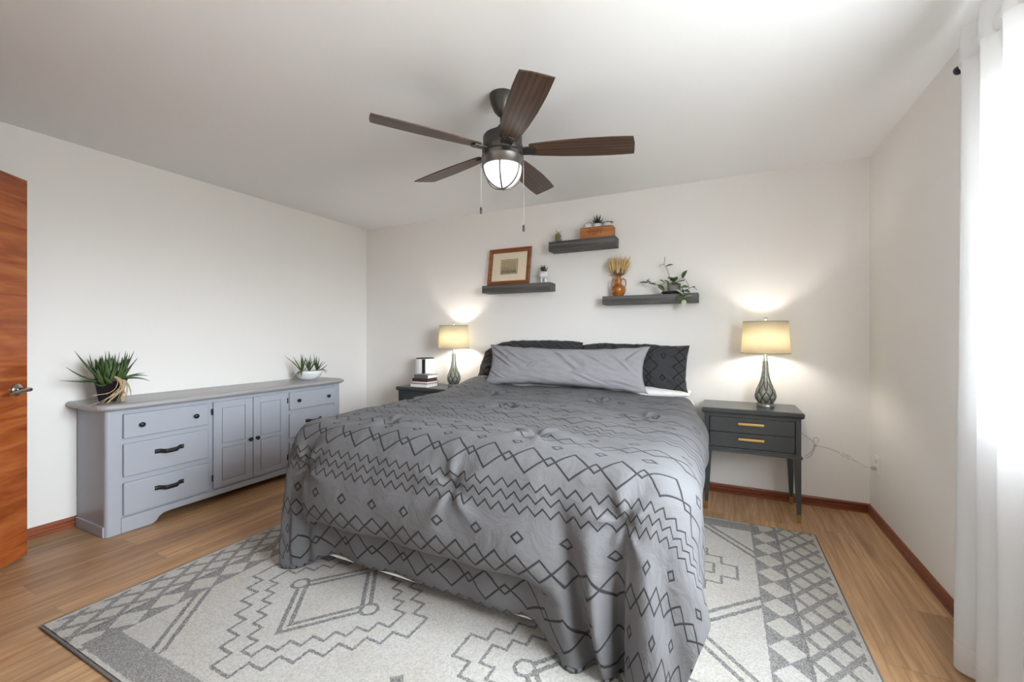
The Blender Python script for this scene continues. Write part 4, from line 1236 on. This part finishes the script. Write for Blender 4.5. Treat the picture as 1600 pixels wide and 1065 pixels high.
# squarish black nursery pot
def sq(r, h, a):
    c, s = abs(math.cos(a + R(20))), abs(math.sin(a + R(20)))
    return r * (1 / max(c, s)) ** 0.75 * 0.92
MB().lathe((ax_, ay_, ZD), [(0.058, 0.0005), (0.062, 0.01), (0.082, 0.125), (0.087, 0.126), (0.088, 0.142), (0.082, 0.143), (0.079, 0.12)], 48, None, sq).build('pot', M_pot, al)
MB().lathe((ax_, ay_, ZD), [(0.079, 0.118), (0.04, 0.128), (0.001, 0.130)], 24).build('soil', M_soil, al)
fo = MB(); rnd = random.Random(5)
for c in range(9):                                   # several rosettes crowd the pot
    ca = c * 0.7 + .3; cr2 = 0.018 + 0.046 * (c % 3) / 2
    bxx, byy = ax_ + cr2 * math.cos(ca), ay_ + cr2 * math.sin(ca)
    for k in range(7):
        a = k * 2.4 + c
        mixa = math.atan2(math.sin(a) * .7 + math.sin(ca) * .8, math.cos(a) * .7 + math.cos(ca) * .8)
        el = R(rnd.uniform(58, 88)); L = rnd.uniform(0.12, 0.20)
        if math.cos(mixa) < -0.3: L = min(L, 0.15); el = max(el, R(66))
        leaf(fo, (bxx, byy, ZD + .122), mixa, el, L, rnd.uniform(.022, .032), rnd.uniform(-.25, .3), n=9)
for az, el, L, bd in ((-78, 14, .21, .6), (-92, 4, .19, .1), (-80, 50, .24, .2), (-60, 5, .16, .2), (75, 30, .15, -.9), (88, 28, .14, -.5), (60, 20, .16, -1.0), (-30, 50, .16, .5), (20, 55, .15, .6), (85, 66, .20, .1)):
    leaf(fo, (ax_ + .03 * math.cos(R(az)), ay_ + .045 * math.sin(R(az)), ZD + .128), R(az), R(el), L, .026, bd, n=12)
for (yo, L, el) in ((-.045, .13, -18), (-.06, .12, 35), (-.02, .11, 10)):
    leaf(fo, (ax_ + .055, ay_ + yo, ZD + .118), R(-40), R(el), L, .034, .9, n=10)
fo.build('foliage', M_leaf, al)
ro = MB(); rnd = random.Random(21)
for k in range(22):
    q0 = Vector((ax_ + .05, ay_ + rnd.uniform(-.01, .02), ZD + .150))
    q1 = Vector((ax_ + .103 + rnd.uniform(-.002, .012), ay_ + .012 + rnd.uniform(-.014, .030), ZD + .130))
    spread = rnd.uniform(-.13, .06)
    low = rnd.choice((.004, .004, .03, .055))
    q2 = Vector((ax_ + .104 + rnd.uniform(0, .02), q1.y + spread * .35 + .01, ZD + .07 + rnd.uniform(-.01, .02)))
    q3 = Vector((ax_ + .100 + rnd.uniform(0, .04), q1.y + spread, ZD + low))
    ro.tube(smooth_pts3([q0, q1, q2, q3]), rnd.choice((.0011, .0013, .002, .0026)), 5)
ro.tube(smooth_pts3([(ax_ + .02, ay_ - .03, ZD + .15), (ax_ + .06, ay_ - .005, ZD + .158), (ax_ + .098, ay_ + .015, ZD + .13)]), [0.006] + [0.009] * 9 + [0.006] * (len(smooth_pts3([(0, 0, 0), (0, 0, 1), (0, 0, 2)])) - 10), 8)
ro.tube(smooth_pts3([(ax_ + .09, ay_ - .02, ZD + .05), (ax_ + .12, ay_ - .08, ZD + .02), (ax_ + .14, ay_ - .14, ZD + .003), (ax_ + .19, ay_ - .17, ZD + .004)]), 0.0015, 5)
ro.build('roots', M_root, al)

bw = thing('succulent_bowl', (-4.40, -0.94, ZD), 'white rounded bowl of spiky green succulents at the far end of the dresser', 'potted plant')
wx, wy = -4.40, -0.94
MB().lathe((wx, wy, ZD), [(0.052, 0.0005), (0.075, 0.008), (0.104, 0.034), (0.117, 0.066), (0.118, 0.088), (0.113, 0.088), (0.108, 0.07)], 44).build('bowl', M_cer, bw)
MB().lathe((wx, wy, ZD), [(0.108, 0.072), (0.05, 0.080), (0.001, 0.082)], 28).build('soil', M_soil, bw)
fo = MB(); rnd = random.Random(8)
for (ox, oy, n_, sc_) in ((0.02, -.085, 7, 1.1), (0.0, .005, 9, .95), (.02, .075, 6, .9)):
    for k in range(n_):
        a = k * 2.4 + oy * 30
        leaf(fo, (wx + ox, wy + oy, ZD + .078), a, R(rnd.uniform(42, 80)), rnd.uniform(.13, .20) * sc_, .015, rnd.uniform(-.3, .25), n=8)
for az, el, L, bd in ((-70, 30, .11, -2.3), (-85, 20, .12, -2.0), (-50, 20, .10, -2.1), (75, 32, .10, -1.8), (88, 15, .12, .5), (-95, 40, .15, .3), (60, 25, .09, -2.0)):
    leaf(fo, (wx + .03, wy + (-.085 if az < 0 else .085), ZD + .080), R(az), R(el), L, .015, bd, n=10)
fo.build('foliage', M_leaf, bw)

# ================================================================== ON THE LEFT NIGHT STAND
ZN = 0.7155
hu = thing('air_purifier', (-3.672, -0.122, ZN), 'white cylindrical air purifier with a black front strip behind the books', 'air purifier')
ux, uy = -3.672, -0.122
MB().lathe((ux, uy, ZN), [(0.094, 0.0005), (0.097, 0.006), (0.097, 0.255), (0.094, 0.261)], 48).build('body', M_white, hu)
MB().lathe((ux, uy, ZN), [(0.0945, 0.2615), (0.0945, 0.268), (0.086, 0.271), (0.06, 0.268)], 48).build('top_grille', M_black, hu)
fa = math.atan2(-3.703 - uy, -0.905 - ux) - 0.16
st_ = MB(); rr_ = 0.0985
st_.grid(9, 2, lambda i, j: (ux + rr_ * math.cos(fa + (i - .5) * .36), uy + rr_ * math.sin(fa + (i - .5) * .36), ZN + 0.008 + 0.252 * j))
so_ = st_.build('front_strip', M_black, hu); so_.modifiers.new('thickness', 'SOLIDIFY').thickness = 0.002
M_blue = emit('blue_display_glow', (0.16, 0.42, 0.62), 0.8)
M_cyan = emit('pale_display_digits', (0.65, 0.85, 0.95), 0.9)
dsp = MB(); f2 = fa + 0.48
dsp.grid(5, 2, lambda i, j: (ux + rr_ * math.cos(f2 + (i - .5) * .26), uy + rr_ * math.sin(f2 + (i - .5) * .26), ZN + 0.160 + 0.030 * j))
d_ = dsp.build('display', M_blue, hu); d_.modifiers.new('thickness', 'SOLIDIFY').thickness = 0.001
for z_ in (0.167, 0.178): MB().grid(4, 2, lambda i, j: (ux + (rr_ + .0012) * math.cos(f2 + (i - .5) * .15), uy + (rr_ + .0012) * math.sin(f2 + (i - .5) * .15), ZN + z_ + 0.004 * j)).build('digits', M_cyan, d_)

zz = ZN
def book(cx, cy, w, d, h, rz, cover, page, front_spine, label):
    """closed book lying flat; the spine faces the room or the wall"""
    global zz
    t = thing('book', (cx, cy, zz), label, 'book', 'books stacked on the left night stand')
    ORG[t] = (0, 0, 0); t.rotation_euler = (0, 0, rz)
    c = 0.003; sg = -1 if front_spine else 1
    b = MB(); b.box(-w / 2, w / 2, -d / 2, d / 2, 0, c).box(-w / 2, w / 2, -d / 2, d / 2, h - c, h)
    b.box(-w / 2, w / 2, *sorted((sg * d / 2, sg * (d / 2 - c))), c, h - c)
    b.build('cover', cover, t)
    ya, yb = sorted((sg * (d / 2 - c), -sg * (d / 2 - .004)))
    MB().box(-w / 2 + .004, w / 2 - .004, ya, yb, c, h - c).build('pages', page, t)
    zz += h + 0.0003
Mb1 = mat('white_book_cover', (0.72, 0.71, 0.70), 0.4); Mb2 = mat('black_book_cover', (0.02, 0.018, 0.02), 0.45)
Mb3 = mat('maroon_book_cover', (0.045, 0.012, 0.012), 0.45); Mb4 = mat('dark_grey_book_cover', (0.10, 0.105, 0.115), 0.4)
M_redpage = mat('dark_red_page_edge', (0.09, 0.02, 0.02), 0.8)
book(-3.535, -0.318, 0.205, 0.178, 0.038, R(0), Mb2, M_cream, False, 'large book with pale pages at the bottom of the stack on the left night stand')
book(-3.522, -0.318, 0.185, 0.172, 0.021, R(-2), Mb2, M_cream, False, 'thin black book with white pages, second from the bottom of the stack')
book(-3.522, -0.320, 0.180, 0.165, 0.028, R(1), Mb3, M_redpage, True, 'dark maroon book, second from the top of the stack')
book(-3.512, -0.315, 0.165, 0.160, 0.034, R(-1), Mb4, M_cream, True, 'small grey book on top of the stack')

# ================================================================== CURTAIN, OUTLET, CORD
rod = thing('curtain_rod', (-0.095, -2.6, 2.227), 'black curtain rod with a pointed end showing beside the white curtain', 'curtain rod')
MB().lathe((-0.095, -3.72, 2.227), [(0.009, 0), (0.009, 2.215)], 14, Matrix.Rotation(R(-90), 3, 'X')).build('pole', M_black, rod)
MB().lathe((-0.095, -1.507, 2.227), [(0.010, 0), (0.012, 0.006), (0.017, 0.02), (0.012, 0.032), (0.002, 0.040)], 16, Matrix.Rotation(R(-90), 3, 'X')).build('finial', M_black, rod)
for yy in (-1.56, -3.60):
    MB().box(-0.105, 0.0, yy - .006, yy + .006, 2.212, 2.218).build('bracket', M_black, rod)


def curtain(y0, y1, label, seed, zhem):
    n = 180; zs = [0.018, 0.05, zhem - .006, zhem, zhem + .006, 0.3, 0.6, 1.0, 1.4, 1.8, 2.0, 2.12, 2.196, 2.204, 2.212, 2.227, 2.242, 2.252, 2.27, 2.30, 2.318]
    L = y0 - y1
    def pt_(i, z):
        y = y0 - L * i
        k = y * 52.0 + seed + 1.1 * no(y * 3.1, seed) * 2
        low = sstep(2.2, 0.3, z)
        amp = 0.028 + 0.016 * low
        x = -0.104 + amp * math.sin(k) + 0.012 * no(y * 9, z * 0.7, seed) * (0.4 + low)
        cl = 0.017 * sstep(0.05, 0.012, abs(z - 2.227))
        x = min(x, -0.022)
        if cl: x = -0.095 - cl - 0.002 + min(0, x + 0.095 + cl) * 1.0
        yy = y + 0.013 * math.cos(k) * (0.5 + low) 
        zt = z + (0.010 * no(y * 11, seed + 3) if z > 2.3 else 0)
        return (x, yy, zt)
    t = thing('curtain', ((-0.09), (y0 + y1) / 2, 0.018), label, 'curtain')
    fl = MB(); hm = MB()
    sel = [z for z in zs if z >= zhem - 1e-6]; fl.grid(n, len(sel), lambda i, j: pt_(i, sel[min(len(sel) - 1, int(round(j * (len(sel) - 1))))]))
    fl.build('panel', M_curtain, t)
    s2 = [z for z in zs if z <= zhem + 1e-6]; hm.grid(n, len(s2), lambda i, j: pt_(i, s2[min(len(s2) - 1, int(round(j * (len(s2) - 1))))]))
    s3 = [z for z in zs if 2.19 <= z]; hd_ = MB().grid(n, len(s3), lambda i, j: tuple(Vector(pt_(i, s3[min(len(s3) - 1, int(round(j * (len(s3) - 1))))])) + Vector((-0.003, 0, 0))))
    hd_.build('header', M_hem, t)
    hm.build('hem', M_hem, t)
    return t


curtain(-1.545, -2.08, 'sheer white curtain hanging at the right edge of the room', 0.4, 0.115)
curtain(-3.14, -3.66, 'sheer white curtain at the near end of the rod, beyond the frame', 2.2, 0.115)

ou = thing('wall_outlet', (0, -0.168, 0.375), 'white electrical outlet low on the right wall by the corner', 'outlet')
MB().box(-0.006, -0.0003, -0.204, -0.132, 0.318, 0.432).build('plate', M_white, ou, bevel=0.002)
for z in (0.352, 0.396):
    s = MB().box(-0.0085, -0.005, -0.184, -0.152, z - .016, z + .016).build('socket', M_cer, ou, bevel=0.002)
    h_ = MB()
    for y in (-0.176, -0.164): h_.box(-0.0092, -0.0084, y - .001, y + .001, z - .005, z + .006)
    h_.build('slot', M_black, s)
pc = thing('power_cord', (-0.02, -0.168, 0.352), 'thin lamp cord with a white tag running from the outlet to the right night stand', 'cord')
MB().box(-0.034, -0.0093, -0.179, -0.157, 0.341, 0.363).build('plug', M_cord, pc, bevel=0.003)
cd = MB()
cd.tube(smooth_pts3([(-0.034, -0.168, 0.352), (-0.06, -0.14, 0.350), (-0.075, -0.05, 0.352), (-0.11, -0.02, 0.368), (-0.20, -0.012, 0.412), (-0.27, -0.012, 0.428), (-0.31, -0.012, 0.432)]), 0.0019, 6)
cd.tube(smooth_pts3([(-0.31, -0.013, 0.432), (-0.285, -0.016, 0.47), (-0.30, -0.016, 0.495), (-0.325, -0.016, 0.48), (-0.31, -0.014, 0.43), (-0.335, -0.016, 0.38), (-0.375, -0.018, 0.345), (-0.36, -0.018, 0.335), (-0.33, -0.016, 0.36), (-0.305, -0.014, 0.43), (-0.33, -0.018, 0.47), (-0.355, -0.02, 0.485), (-0.40, -0.024, 0.52), (-0.44, -0.028, 0.56)]), 0.0017, 6)
cd.build('wire', M_cord, pc)
MB().tube([(-0.318, -0.016, 0.436), (-0.300, -0.016, 0.428)], 0.005, 8).build('cord_tie', M_cord, pc)
tg = thing('cord_tag', (-0.135, -0.016, 0.378), 'small white paper tag with red print on the thin cord', 'tag')
dx_ = Vector((0.066, 0, -0.030)); up_ = Vector((0.10, 0, 0.22)).normalized() * 0.017
p0 = Vector((-0.170, -0.026, 0.395))
vs = [p0 - up_, p0 + dx_ - up_, p0 + dx_ + up_, p0 + up_]
g = MB(); g.hexa([v + Vector((0, -0.001, 0)) for v in vs], [v + Vector((0, 0, 0)) for v in vs]); g.build('paper', M_white, tg)
M_redp = mat('red_tag_print', (0.55, 0.10, 0.08), 0.7)
g = MB(); rnd = random.Random(2)
for r_ in range(3):
    for c_ in range(6):
        q = p0 + dx_ * (0.10 + c_ * .14) + up_ * (-0.6 + r_ * .55); w_ = dx_ * rnd.uniform(.05, .10); h2 = up_ * .22
        g.hexa([q + Vector((0, -.0014, 0)), q + w_ + Vector((0, -.0014, 0)), q + w_ + h2 + Vector((0, -.0014, 0)), q + h2 + Vector((0, -.0014, 0))], [q + Vector((0, -.0009, 0)), q + w_ + Vector((0, -.0009, 0)), q + w_ + h2 + Vector((0, -.0009, 0)), q + h2 + Vector((0, -.0009, 0))])
g.build('print', M_redp, tg)
